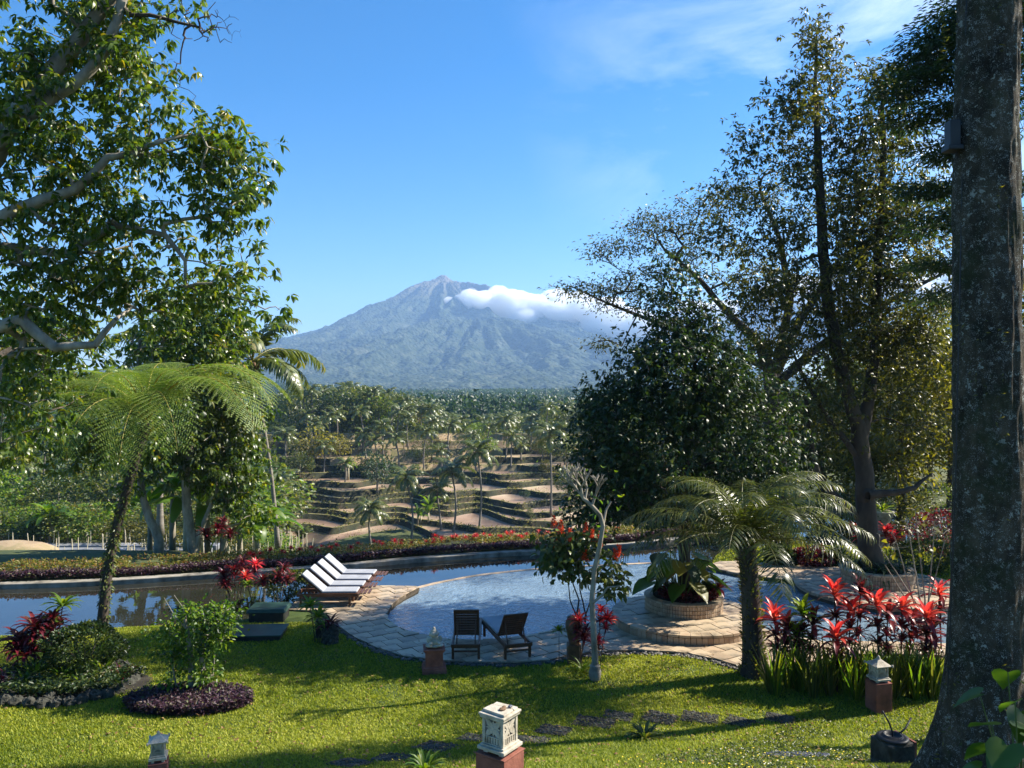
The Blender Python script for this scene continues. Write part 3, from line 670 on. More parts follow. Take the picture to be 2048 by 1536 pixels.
n.links.new(mixc(n, q_.outputs[0], c_, (.24,.19,.15)), b_.inputs['Base Color']); b_.inputs['Roughness'].default_value = 1; b_.inputs['Specular IOR Level'].default_value = 0
vo = n.nodes.new('ShaderNodeTexVoronoi'); vo.inputs['Scale'].default_value = .06; tcn = n.nodes.new('ShaderNodeTexCoord'); n.links.new(tcn.outputs['Object'], vo.inputs['Vector'])
bp = bump(n, b_, vo.outputs['Distance'], 1, 8); b_.inputs['Normal'].links and None
n.nodes[-1].invert = True
mk('mountain', grid('mountain', MX, MY, MZ, [m]), kind='structure')
# low green forest belt swells in front of the volcano
def swell(name, x0, x1, y0, y1, zt, s, m_):
    X_, Y_ = np.meshgrid(np.linspace(x0,x1,420), np.linspace(y0,y1,60)); u = (Y_-y0)/(y1-y0)
    Z_ = -24+(zt+24)*smooth(u*2.2)*(1-.25*smooth((u-.6)*2.5))+ (vn(X_*.09,Y_*.09,s)+vn(X_*.21,Y_*.21,s+1)*.6)*5+(fbm(X_*.004,Y_*.004,s+3)-.5)*14
    mk(name, grid(name, X_, Y_, Z_, [m_]), kind='structure')
pinem = mat('pine_wood', [(.012,.028,.010),(.03,.055,.018),(.05,.075,.024)], .08, 1, 1, 4, .2, spec=0)
swell('pine_hill', -700, 900, 900, 1500, -8, 61, pinem)
# ------------------------------------------------------------------ near trees
def V3(l, Y): return [(*P(a, b_, Y), r) for a, b_, r in l]
def blobs(l, n_per=None, seed=0):
    o = []
    for i, q in enumerate(l):
        px, py, Y, rx, ry, ryy, n = q; s = Y/F; o.append(inell(P(px, py, Y), (rx*s, ryy, ry*s), n, .35, .3, seed+i))
    return np.concatenate(o)
# the big broadleaf whose limbs reach in from the left
t = thing('broadleaf_tree', 'big glossy drooping leaved tree whose pale limbs reach in from the left edge', 'tree', (-9.6,12.6,0))
tr = [[(-9.6,12.6,0,.42),(-9.5,12.5,2.5,.36),(-9.3,12.4,5,.32),(-8.9,12.3,7.5,.28),(-8.2,12.1,9.3,.22),(-6.9,12.3,11.2,.13),(-6.2,12.3,12.1,.10),(-5.7,11.8,13.4,.09)],
      V3([(-60,480,.105),(20,425,.095),(90,398,.085),(150,380,.075),(190,345,.065),(215,315,.058),(260,308,.045),(330,280,.03)],12),
      V3([(-80,330,.12),(0,285,.11),(60,230,.10),(110,190,.095),(170,150,.085),(215,95,.08),(235,40,.075),(255,-30,.07)],12),
      V3([(-90,620,.11),(0,655,.10),(45,640,.09),(110,695,.075),(190,690,.055),(230,640,.035)],12.2),
      V3([(-60,520,.10),(10,495,.09),(130,510,.06),(230,450,.05),(330,470,.04),(370,520,.03)],12.5)]
cl = blobs([(50,40,12,140,110,1.4,60),(200,30,12,90,70,1.0,26),(90,180,12,130,120,1.3,60),(235,110,12,70,60,.8,15),(250,210,12,60,60,.8,16),
            (180,300,12,150,80,1.2,46),(395,235,12,50,30,.5,11),(430,330,12,56,44,.6,18),(480,290,12,25,25,.4,5),(370,290,12,60,60,.6,18),(430,405,12,58,32,.5,18),(485,350,12,18,30,.3,5),
            (60,330,12,120,80,1.2,40),(100,490,12.2,130,70,1.2,48),(260,440,12.2,90,55,.9,26),(40,600,12.4,110,90,1.2,50),(200,545,12.6,110,55,1.0,38),(315,585,12.6,80,50,.8,24),
            (435,520,12.4,40,38,.5,12),(405,570,12.6,55,36,.5,11),(530,612,12.6,22,6,.2,3),(60,700,12.6,70,60,.9,20),(20,790,12.6,60,50,.8,12),
            (-160,200,12,120,330,1.6,70),(-160,560,12.4,120,160,1.4,30),(20,850,13,70,60,.8,14),(120,-60,12,200,70,1.6,50)], seed=1)
cl = cl[rng.random(len(cl)) < .86]+np.array([0,.55,0])
build_tree(t, tr, cl, M['bark_pale'], M['leaf_left'], 44, (.145,.055), .29, .0085, .47, .3, .1, True, .55, .9, sides=5, jit=.08, lower=.5, droop=.35, whorl=8)
# bare twigs of the same crown against the sky
tw = blobs([(380,50,12,80,40,.3,40),(440,50,12,45,45,.3,34),(340,180,12,20,20,.2,7),(360,130,12,20,30,.2,5),(395,200,12,30,20,.2,5)], seed=50)
t2 = bpy.data.objects.new('bare_branch', None); C.objects.link(t2); t2.parent = t; t2.location = (0,0,0)
A, par, r, nt_, ends = skeleton([V3([(245,15,.05),(262,30,.038),(300,30,.032),(345,42,.026),(400,55,.018)],12)], tw, .0055, .42, .12, .04, .10, .1)
i = np.arange(len(A))[par >= 0]; V_, F_ = segs(A[par[i]]-np.array(t.location), A[i]-np.array(t.location), np.minimum(r[par[i]], r[i]*1.25), r[i], 4)
bpy.data.objects.remove(t2); mk('bare_branch', mesh_np('bare_branch', V_, F_, smooth_=True, mats=[M['bark_dark']]), t)
# a tree of the near shore, its trunk outside the picture, hanging over the pond behind the tree fern
t = thing('shore_tree', 'overhanging leafy tree over the pond behind the tree fern at the left', 'tree', (-14.2,18.2,0))
cl = blobs([(170,790,24.5,110,50,1.2,34),(60,800,22,90,80,1.4,36),(240,870,24.5,90,50,1,22),(150,900,24.5,70,40,1,16),(300,800,24.5,60,50,.9,14),(20,640,21,80,80,1.4,30),(120,670,24,90,40,1.2,22),(-60,860,21,70,80,1.4,22),(-120,700,20,100,110,1.8,40),(10,880,22,50,40,.8,10)], seed=30)
build_tree(t, [[(-14.2,18.2,0,.34),(-14.3,18.4,2.5,.28),(-14,18.8,4.6,.22),(-13.2,19.6,6.4,.16),(-12.2,20.8,7.4,.1)]], cl, M['bark'], M['leaf_left'], 56, (.22,.08), .5, .011, .46, .4, .1, True, .5, .9, sides=5, jit=.08, lower=.4, whorl=8)
# three trees on the far bank of the pond
def bank(px, py): return gpix(px, py)
for k, (lab, trs, bl, lm) in enumerate([
    ('tree with a pale leaning trunk just behind the far pond wall, left one of three', [[(318,1135,.20),(318,1080,.17),(300,1040,.15),(285,990,.13),(275,900,.12),(270,800,.10),(280,680,.06)]],
      [(410,680,29.5,70,60,1.2,26),(330,720,29,100,80,1.6,44),(330,860,29,80,60,1.5,30),(380,650,29,90,60,1.6,30),(450,700,29,50,60,1,14),(270,940,29,40,40,.8,10)], 'leaf_left'),
    ('forked pale trunk tree behind the pond wall in the middle of three', [[(388,1130,.24),(384,1080,.2),(374,1020,.17),(372,940,.14),(385,860,.1),(400,760,.06)],[(388,1112,.14),(402,1060,.11),(418,1020,.08),(440,960,.05)]],
      [(410,890,29.5,90,50,1.6,38),(360,930,29.5,70,34,1.4,18),(400,800,29.5,100,60,1.6,40),(455,960,29.5,50,40,1.2,18),(470,860,29.5,50,70,1,22)], 'leaf_mid'),
    ('slim straight white trunk tree behind the pond wall, right one of three', [[(447,1118,.15),(448,1060,.13),(452,1000,.11),(450,930,.09),(440,830,.06)]],
      [(460,930,30,50,80,1.2,30),(490,1010,30,34,40,1,14),(430,780,30,60,70,1.3,26),(485,850,30,30,50,1,12),(470,640,30,34,40,.8,10),(430,600,30,60,50,1,18)], 'leaf_left')]):
    Yb = bl[0][2]; t = thing('bank_tree', lab, 'tree', tuple(P(trs[0][0][0], trs[0][0][1], Yb)), 0, 'trees behind the pond wall')
    build_tree(t, [V3(q, Yb) for q in trs], blobs(bl, seed=60+k*10), M['bark_pale'], M[lm], 48, (.25,.095), .60, .013, .46, .5, .1, True, .5, .9, sides=5, jit=.08, lower=.6, whorl=8)
# dark tree standing in the round planter
b0 = (PC1[0], PC1[1], .5)
t = thing('dark_tree', 'dense dark glossy tree growing out of the round planter by the pool', 'tree', b0)
Yd = b0[1]
cl = blobs([(1370,760,Yd,120,110,1.9,90),(1300,880,Yd,130,110,2,90),(1450,860,Yd,120,130,2,90),(1230,860,Yd,70,90,1.2,36),(1240,960,Yd,90,70,1.3,40),(1360,1000,Yd,130,60,1.8,50),
            (1480,980,Yd,90,70,1.6,36),(1380,640,Yd,70,70,1.0,34),(1340,560,Yd,25,40,.4,8),(1200,800,Yd,40,40,.7,12),(1545,900,Yd,60,80,1.2,24),(1290,720,Yd,40,60,.8,16),(1175,870,Yd,20,60,.5,10),(1450,740,Yd,60,60,1,24),(1180,1020,Yd,50,24,.7,10)], seed=100)
build_tree(t, [[(b0[0],b0[1],.4,.17),(b0[0]+.03,b0[1],1.6,.14),(b0[0]-.03,b0[1],3,.12),(b0[0]+.1,b0[1],5,.10),(b0[0],b0[1],7.2,.05)]], cl, M['bark_dark'], M['leaf_dark'], 72, (.14,.06), .42, .010, .47, .35, .1, True, .3, .9, sides=5, jit=.08, lower=.3, whorl=6)
# tall two stemmed tree at the second planter
b0 = np.array([PC2[0]-.35, PC2[1], .35]); Yt = b0[1]
t = thing('tall_tree', 'tallest dark tree with two upright stems rising from the second round planter', 'tree', tuple(b0))
tr = [V3([(1745,1150,.34),(1735,1060,.29),(1730,950,.26),(1720,880,.24),(1700,800,.19),(1672,700,.18),(1655,600,.17),(1645,480,.15),(1640,380,.13),(1635,270,.10),(1630,170,.06),(1634,70,.02)], Yt),
      V3([(1722,880,.2),(1740,780,.17),(1752,660,.15),(1756,540,.13),(1762,420,.11),(1768,300,.08),(1765,200,.05),(1740,140,.02)], Yt),
      V3([(1735,1050,.12),(1690,1010,.10),(1640,960,.08),(1620,880,.07),(1612,800,.05)], Yt),
      V3([(1738,990,.14),(1790,985,.09),(1830,975,.07),(1860,950,.03)], Yt-.3),
      V3([(1735,930,.12),(1705,900,.1),(1650,830,.07),(1600,740,.05)], Yt)]
bl = []
for (cx_, top, bot, wid) in ((1632,70,700,150),(1760,150,700,105)):
    for k in range(17):
        f = k/16; py = top+(bot-top)*f; wd = 20+wid*(f**.75)
        for s_ in (-1,1):
            if s_ > 0 and cx_ > 1700 and k > 3: wd2 = wd*.9
            else: wd2 = wd
            bl.append((cx_+s_*wd2*rng.uniform(.25,.75), py+rng.uniform(-18,18), Yt+rng.uniform(-1,1), wd2*.34+8, 20+10*f, 1.1*f+.25, int(5+9*f)))
bl += [(1470,400,Yt,50,40,.7,16),(1440,470,Yt,40,28,.6,10),(1500,300,Yt,36,40,.6,12),(1545,210,Yt,30,34,.5,9),(1560,560,Yt,90,60,1.5,26),(1500,600,Yt,70,50,1.2,16),(1600,690,Yt,90,50,1.4,22),(1700,760,Yt,110,50,1.4,26),(1820,700,Yt,70,60,1.2,22),(1850,560,Yt,60,80,1.2,26),(1860,420,Yt,50,80,1,22),(1600,800,Yt,70,40,1,16),(1640,860,Yt,60,40,1,14),(1830,840,Yt,60,60,1.2,18)]
build_tree(t, tr, blobs(bl, seed=140), M['bark_dark'], M['leaf_olive'], 62, (.15,.055), .46, .0075, .5, .4, .05, True, .25, .8, sides=5, jit=.1, lower=.3, whorl=6)
# wide spreading thin leaved tree behind
b0 = P(1560,1090,31.0); b0[2] = -.05
t = thing('spreading_tree', 'wide spreading sparse tree with long arching branches behind the dark tree', 'tree', tuple(b0)); Ys = 31.
tr = [V3([(1560,1088,.42),(1555,950,.36),(1545,830,.32),(1540,740,.28),(1520,690,.2),(1470,640,.14),(1400,560,.1),(1330,500,.06)], Ys), V3([(1545,760,.2),(1600,640,.17),(1680,520,.12),(1780,450,.08),(1880,400,.05)], Ys),
      V3([(1540,740,.16),(1420,680,.12),(1300,640,.08),(1200,600,.04),(1140,572,.02)], Ys), V3([(1545,770,.2),(1580,600,.15),(1560,480,.1),(1520,380,.05)], Ys), V3([(1560,760,.18),(1680,660,.14),(1800,590,.1),(1900,540,.05)], Ys)]
bl = [(1170,575,Ys,56,12,1.2,22),(1250,600,Ys,70,30,1.4,34),(1225,500,Ys,44,24,1,24),(1300,450,Ys,50,24,1,20),(1320,520,Ys,80,40,1.6,36),(1290,560,Ys,60,24,1.4,20),(1400,440,Ys,70,40,1.6,34),(1480,400,Ys,80,40,1.8,34),(1600,380,Ys,90,40,1.8,30),(1700,420,Ys,90,40,1.8,34),(1820,420,Ys,80,50,1.8,34),(1880,520,Ys,70,60,1.8,30),(1440,520,Ys,90,50,1.8,36),(1560,560,Ys,90,50,1.8,26),(1700,560,Ys,90,50,1.8,26),(1215,690,Ys,30,12,1,8),(1330,450,Ys,40,16,1,10),(1880,640,Ys,60,40,1.5,18)]
build_tree(t, tr, blobs(bl, seed=200), M['bark_dark'], M['leaf_olive'], 34, (.16,.055), .62, .010, .5, .5, .08, True, .2, .35, sides=4, jit=.12, lower=.3, bare=.12)
# sunlit yellowish trees closing the view on the right
for k, (px, Y, hh, wd, lm, lab) in enumerate([(1640,37,6.6,2.6,'leaf_mid','low round tree seen under the tall tree beyond the pond'),(1800,34,8.2,2.6,'leaf_yellow','yellow green sunlit tree between the tall tree and the mossy trunk'),(1900,38,8.6,3.0,'leaf_yellow','yellowish tree half hidden behind the mossy trunk'),
        (2030,26,9.5,2.6,'leaf_yellow','golden leaved tree at the right edge behind the mossy trunk'),(1720,44,8.5,3.4,'leaf_mid','farther green tree between the two round planters'),(1480,43,7.4,3.4,'leaf_mid','broad green tree behind the spreading tree'),(1860,50,9.5,4,'leaf_mid','tall far green tree at the right end of the garden'),(1990,46,10,4,'leaf_mid','far green tree behind the mossy trunk'),(1250,44,5.4,2.4,'leaf_mid','small green tree at the right end of the terraces')]):
    x = (px-CX)/F*Y; z0 = float(vh(np.array([x]), np.array([float(Y)]))[0]) if Y > wally(x) else -.2
    t = thing('garden_tree', lab, 'tree', (x,Y,z0), 0, 'trees closing the garden on the right'); z1 = z0+hh
    cl = np.concatenate([inell((x+rng.uniform(-.5,.5)*wd, Y+rng.uniform(-.4,.4)*wd, z0+hh*f), (wd*.62,wd*.62,hh*.17), 26, .4, .4, k*7+j) for j, f in enumerate((.28,.42,.55,.68,.8,.92))])
    build_tree(t, [[(x,Y,z0,.2),(x+.1,Y,z0+hh*.3,.15),(x-.1,Y,z0+hh*.6,.09),(x,Y,z0+hh*.85,.04)]], cl, M['bark'], M[lm], 52, (.26,.12), .62, .012, .48, .5, .1, False, .25, .8, sides=4, jit=.08, lower=.3)
# mossy trunk close to the camera on the right, with its crown above the frame
b0 = np.array([4.42, 7.5, float(gh(np.array([4.42]), np.array([7.5]))[0])])
t = thing('mossy_tree', 'thick dark lichen spotted trunk with flared roots close by on the right', 'tree', tuple(b0))
m, n, bb, oo = newmat('lichen_bark'); M['lichen'] = m
z1 = noise(n, 3.2, 8, .7, stretch=(1,1,.6)); c1 = ramp(n, [(.016,.014,.010),(.045,.036,.025),(.09,.072,.048),(.16,.13,.09)], z1, .3, .7)
def spots(scale, thr, seedoff):
    tcn = n.nodes.new('ShaderNodeTexCoord'); mp_ = n.nodes.new('ShaderNodeMapping'); mp_.inputs['Location'].default_value = (seedoff,)*3; n.links.new(tcn.outputs['Object'], mp_.inputs[0])
    nz = n.nodes.new('ShaderNodeTexNoise'); nz.inputs['Scale'].default_value = scale*3; nz.inputs['Detail'].default_value = 5; n.links.new(mp_.outputs[0], nz.inputs[0])
    av = n.nodes.new('ShaderNodeMixRGB'); av.inputs[0].default_value = .12; n.links.new(mp_.outputs[0], av.inputs[1]); n.links.new(nz.outputs['Color'], av.inputs[2])
    vv = n.nodes.new('ShaderNodeTexVoronoi'); vv.inputs['Scale'].default_value = scale; n.links.new(av.outputs[0], vv.inputs['Vector'])
    sp_ = n.nodes.new('ShaderNodeSeparateXYZ'); n.links.new(vv.outputs['Color'], sp_.inputs[0])
    ml_ = n.nodes.new('ShaderNodeMath'); ml_.operation = 'MULTIPLY'; ml_.inputs[1].default_value = thr; n.links.new(sp_.outputs[0], ml_.inputs[0])
    lt = n.nodes.new('ShaderNodeMath'); lt.operation = 'LESS_THAN'; n.links.new(vv.outputs['Distance'], lt.inputs[0]); n.links.new(ml_.outputs[0], lt.inputs[1]); return lt.outputs[0]
c2 = mixc(n, spots(15, .34, 0), c1, (.34,.35,.30)); c3 = mixc(n, spots(34, .40, 5), c2, (.38,.39,.36)); 
ms = noise(n, 1.6, 6, .7); mr_ = n.nodes.new('ShaderNodeMapRange'); mr_.inputs['From Min'].default_value = .5; mr_.inputs['From Max'].default_value = .62; n.links.new(ms, mr_.inputs[0])
mf = n.nodes.new('ShaderNodeMath'); mf.operation = 'MULTIPLY'; mf.inputs[1].default_value = .7; n.links.new(mr_.outputs[0], mf.inputs[0])
n.links.new(mixc(n, mf.outputs[0], c3, (.035,.045,.015)), bb.inputs['Base Color']); bb.inputs['Roughness'].default_value = .95; bb.inputs['Specular IOR Level'].default_value = .2
p_ = bump(n, bb, noise(n, 9, 7, .75, dist=.6, stretch=(1,1,.28)), 1.0, .07); bump(n, bb, noise(n, 38, 6, .7), .7, .015, p_)
pr = [(-.7,.62),(-.35,.50),(0,.44),(.35,.385),(.9,.345),(1.6,.315),(2.6,.298),(4,.29),(6,.28),(8,.26),(10,.24)]
zs = np.linspace(-.6,9.5,150); V_ = []; na = 96
for z in zs:
    r0 = np.interp(z, [p[0] for p in pr], [p[1] for p in pr])
    for k in range(na):
        a = 2*math.pi*k/na; fl = smooth((1.1-z)/1.5); rt = r0*(1+fl*.34*(max(0,math.cos(a*2.5+.6))**2)*1.2+fl*.1*math.sin(a*3+1))
        rt += .035*(float(fbm(a*2.2+3, z*1.1, 5))-.5)+.05*(float(fbm(a*8, z*2.6, 9, 4))-.5)*(1 if k else 1)
        V_.append((rt*math.cos(a)+.05*math.sin(z*.7)+.022*z, rt*math.sin(a), z))
V_ = np.array(V_).reshape(len(zs), na, 3)
for j in range(6): V_[:, -1-j] = V_[:, -1-j]*(1-(6-j)/7*.5)+ (V_[:, 0]/np.linalg.norm(V_[:, 0,:2],axis=1)[:,None]*0+V_[:, -1-j])*((6-j)/7*.5)
i = np.arange(len(zs)*na).reshape(len(zs), na); i2 = np.roll(i, -1, 1)
mk('trunk', mesh_np('trunk', V_.reshape(-1,3), np.stack([i[:-1], i2[:-1], i2[1:], i[1:]], -1).reshape(-1,4), smooth_=True, mats=[m]), t)
# moss, small ferns and epiphytes in tufts up the trunk
bq = LB(); N = 2600; a = rng.random(N)*6.283; z = rng.beta(1.2,1.0,N)*9-.2; rr = np.interp(z, [p[0] for p in pr], [p[1] for p in pr])*1.0
keep = fbm(a*1.2, z*.9, 71) > .5; a, z, rr = a[keep], z[keep], rr[keep]; N = len(a)
pos = np.stack([rr*np.cos(a), rr*np.sin(a), z], 1); ou = np.stack([np.cos(a), np.sin(a), 0*a-.2], 1)
bq.add(leaves(pos, ou+rng.normal(size=(N,3))*.6, rng.normal(size=(N,3)), .055*rng.uniform(.4,1.3,N), .014, False)); mk('moss', bq.mesh('moss', M['leaf_olive']), t, kind='stuff')
top = b0+np.array([.2,0,9.0])
cl = np.concatenate([inell(b0+np.array(c_), r_, k_, .3, .3, 300+q) for q, (c_, r_, k_) in enumerate([((.4,-.8,12.2),(2.8,2.4,1.6),110),((2.8,.6,11.0),(2.2,1.8,1.4),60)])])
build_tree(t, [[(*top,.24),(*(top+[.2,.1,1.2]),.2),(*(top+[.1,.2,3]),.1)]], cl, M['bark_dark'], M['leaf_cool'], 44, (.17,.07), .45, .012, .47, .4, .1, False, .3, .8, sides=5, jit=.08, lower=.3, trunkname='upper_trunk')
MB().box((0,0,0), (.10,.12,.24)).box((0,0,-.14), (.14,.15,.05)).build('speaker_box', M['black'], t, bevel=.01, loc=tuple(P(1905,268,7.45)-b0))  # plain black speaker-like box on the trunk, gives no light
MB().tube([(-.12,-.06,8),(-.19,-.06,5),(-.235,-.06,3),(-.31,-.06,1)], .006, 5).build('cable', M['black'], t)
# layered feathery conifer-like tree behind it
b0 = np.array([(1975-CX)/F*15.5, 15.5, float(gh(np.array([9.]), np.array([15.]))[0])-.05])
t = thing('feathery_tree', 'feathery dark green tree in flat layers behind the mossy trunk at the top right', 'tree', tuple(b0))
bl = [(1845,170,15.5,56,14,.9,20),(1880,110,15.5,60,20,.9,26),(1905,60,15.5,50,30,.8,24),(1870,230,15.5,60,16,.9,22),(1900,300,15.5,50,16,.8,16),(1880,380,15.5,60,12,.8,16),(1890,440,15.5,60,14,.8,16),(1885,530,15.5,50,12,.8,12),(1950,20,15.5,60,40,1,24),(2060,120,15.5,60,120,1.2,60),(2060,420,15.5,40,90,1,26),(1905,590,15.5,50,12,.8,8),(1980,-90,15.5,80,60,1.2,30)]
build_tree(t, [[(*b0,.2),(b0[0],b0[1],5,.17),(b0[0]-.05,b0[1],9,.12),(b0[0],b0[1],13.6,.05)]], blobs(bl, seed=330), M['bark_dark'], M['leaf_cool'], 90, (.14,.04), .40, .009, .45, .3, .02, False, .2, .22, sides=4, jit=.06, lower=.2, twist=.6)
# unseen trees added outside the picture on the right to throw the lawn's shade
for k, (x, y, hh, wd, n_) in enumerate([(16.5,12.6,10.5,2.5,56),(13.0,9.2,9.5,2.5,60)]):
    z0 = float(gh(np.array([float(x)]), np.array([float(y)]))[0]); t = thing('added_shade_tree', ['added shade tree right of the mossy trunk outside the picture','nearer added shade tree to the right outside the picture','farther added shade tree to the right outside the picture'][k], 'tree', (x,y,z0))
    cl = np.concatenate([inell((x+dx*wd, y+dy*wd, z0+hh*f), (wd*.75,wd*.75,hh*.14), n_//4, .3, .4, 350+k*5+j) for j, (dx,dy,f) in enumerate(((-.3,0,.62),(.4,.3,.7),(0,-.4,.8),(.1,.2,.92)))])
    build_tree(t, [[(x,y,z0,.26),(x+.1,y,z0+hh*.4,.2),(x,y,z0+hh*.85,.06)]], cl, M['bark'], M['leaf_mid'], 60, (.26,.12), .6, .014, .47, .5, .1, False, .3, .8, sides=5, jit=.08, lower=.3)

# ------------------------------------------------------------------ feather-leaved palm beside the pool
bx = gpix(1508,1352); Yc = bx[1]; ct = P(1492,1092,Yc)
t = thing('stout_palm', 'stout rough trunked palm with glossy arching fronds at the edge of the pool paving', 'palm', tuple(bx))
pth = np.array([(0,0,-.1),(-.02,0,.5),(-.05,0,1.2),(-.09,0,2),tuple(ct-bx)]); pp = curve_pts(pth, 6); rr = np.interp(pp[:,2], [-.1,.3,1,2,2.8], [.30,.23,.20,.185,.19])
MB().tube(pp, rr, 14).build('trunk', M['bark_dark'], t, True)
N = 620; q = rng.random(N); zc = q*2.75; a = rng.random(N)*6.283; cx_ = np.interp(zc, pp[:,2], pp[:,0]); r_ = np.interp(zc, pp[:,2], rr)*.96
pos = np.stack([cx_+r_*np.cos(a), r_*np.sin(a), zc], 1); ax = np.stack([np.cos(a), np.sin(a), .9+0*a], 1)
mk('leaf_base', LB().add(leaves(pos, ax+rng.normal(size=(N,3))*.25, np.stack([np.cos(a),np.sin(a),0*a],1)*-1+rng.normal(size=(N,3))*.2, .11*rng.uniform(.5,1.3,N), .045, False, fold=.3)).mesh('leaf_base', M['cocos']), t, kind='stuff')
fm = [frond('frond', M['frond'], 2.75*s_, 46, .50, .024, ri, dr, .4, .75, .5, .10, .02) for s_, ri, dr in ((1,.95,1.5),(.95,1.2,1.8),(1.02,.75,1.4),(.9,1.35,1.8))]
nf = 32
for k in range(nf):
    f = k/nf; a = k*2.399+.3; tilt = .25-(f-.45)*.95
    o = mk('frond', fm[[2,0,1,3][min(3,int((1-f)*4))]], t, loc=tuple(ct-bx+np.array([0,0,-.02])), rot=(rng.uniform(-.15,.15), .42*f-.12, a), scale=rng.uniform(.9,1.08))
# ------------------------------------------------------------------ tree fern leaning over the pond bank
bf = G0(202,1262,0); ctf = P(292,846,bf[1]+.2)
t = thing('tree_fern', 'tree fern with mossy leaning trunk and bright lacy fronds on the pond bank', 'tree fern', tuple(bf))
d_ = ctf-bf; pp = curve_pts([(0,0,-.2),tuple(d_*np.array([.18,.2,.33])),tuple(d_*np.array([.5,.5,.62])),tuple(d_)], 6)
MB().tube(pp, np.interp(np.arange(len(pp)), [0,4,len(pp)-1], [.14,.115,.10]), 12).build('trunk', M['bark_dark'], t, True)
N = 900; q = rng.random(N)**.8; j = q*(len(pp)-1); c_ = np.stack([np.interp(j, np.arange(len(pp)), pp[:,k]) for k in range(3)], 1); a = rng.random(N)*6.283
mk('climbing_leaf', LB().add(leaves(c_+np.stack([np.cos(a)*.11, np.sin(a)*.11, 0*a], 1), np.stack([np.cos(a), np.sin(a), -.6+0*a], 1), rng.normal(size=(N,3))*.4+[0,0,1], .10*rng.uniform(.4,1.2,N), .055, False)).mesh('climbing_leaf', M['leaf_mid']), t, kind='stuff')
ff = [fernfrond('frond', M['fern'], 3.5, 25, .82, 1.0, 2.05), fernfrond('frond', M['fern'], 3.2, 23, .78, 1.15, 2.35)]
for k, (a, ti, s_) in enumerate([(172,.1,.85),(200,.15,.95),(228,.35,1.0),(256,.5,1.0),(284,.55,1.0),(308,.45,1.12),(332,.25,1.22),(356,.12,1.25),(22,.1,1.15),(60,-.05,1),(100,-.1,1),(140,-.05,.95),(215,-.15,.8),(320,-.1,.9),(270,-.05,.85)]):
    o = mk('frond', ff[k%2], t, loc=tuple(d_), rot=(rng.uniform(-.1,.1), ti-.16, R(a)), scale=s_)
# ------------------------------------------------------------------ valley palms, trees and bananas
cf = [frond('frond', M['cocos'], 3.6, 26, .85, .13, ri, dr, .25, .75, .7, .14, .035) for ri, dr in ((1.15,1.7),(.7,1.6),(.2,1.5))]
cfl = [frond('frond', M['cocos'], 3.6, 15, .9, .2, ri, dr, .25, .75, .7, .14, .05) for ri, dr in ((1.15,1.6),(.55,1.5),(.15,1.5))]
EXTRA = []
def join_fronds(name, fl, m, nf, s=1, tilts=(.1,-.25)):
    V, Fs, A, n = [], [], [], 0
    for k in range(nf):
        me = fl[min(2, 3*k//nf)]; v = np.empty(len(me.vertices)*3, np.float32); me.vertices.foreach_get('co', v); v = v.reshape(-1,3)
        f = np.empty(len(me.polygons)*3, np.int32); me.polygons.foreach_get('vertices', f); a = np.empty(len(me.vertices), np.float32); me.attributes['rnd'].data.foreach_get('value', a)
        mm = np.array((Matrix.Rotation(k*2.399,3,'Z') @ Matrix.Rotation(rng.uniform(*tilts[::-1])+.25*k/nf-.1,3,'Y') @ Matrix.Rotation(rng.uniform(-.3,.3),3,'X')))
        V.append((v*s*rng.uniform(.85,1.1))@mm.T); Fs.append(f.reshape(-1,3)+n); A.append(a); n += len(v)
    return mesh_np(name, np.concatenate(V), np.concatenate(Fs), np.concatenate(A), mats=[m])
crowns = [join_fronds('crown', cfl, M['cocos'], 17) for k in range(4)]
def coconut(base, top, label, group=None, s=1.0, full=True, r0=.17, name='coconut_palm', cat='palm'):
    base = np.array(base); top = np.array(top); d = top-base
    t = thing(name, label, cat, tuple(base), 0, group)
    L = d[2]; cur = rng.uniform(-.05,.05)*L
    pp = curve_pts([(0,0,-.4),(d[0]*.2+cur,d[1]*.2,L*.33),(d[0]*.55+cur,d[1]*.5,L*.66),tuple(d)], 4)
    MB().tube(pp, np.interp(np.arange(len(pp)), [0,2,len(pp)-1], [r0*1.6,r0,r0*.75]), 7).build('trunk', M['palm_bark'], t, True)
    if full:
        nf = 19
        for k in range(nf):
            mk('frond', cf[min(2,3*k//nf)], t, loc=tuple(d), rot=(rng.uniform(-.25,.25), rng.uniform(-.25,.12)+.3*k/nf-.1, k*2.399+rng.uniform(-.2,.2)), scale=s*rng.uniform(.85,1.1))
        b = MB(); 
        for k in range(7): a = k*.9; b.ell(tuple(d+np.array([math.cos(a)*.22,math.sin(a)*.22,-.22-.08*(k%2)])), (.13,.13,.16), 6, 5)
        b.build('coconuts', M['terracotta'], t, True, kind='stuff')
    else: mk('crown', crowns[rng.integers(4)], t, loc=tuple(d), rot=(0,0,rng.random()*6.3), scale=s, kind='stuff')
    return t
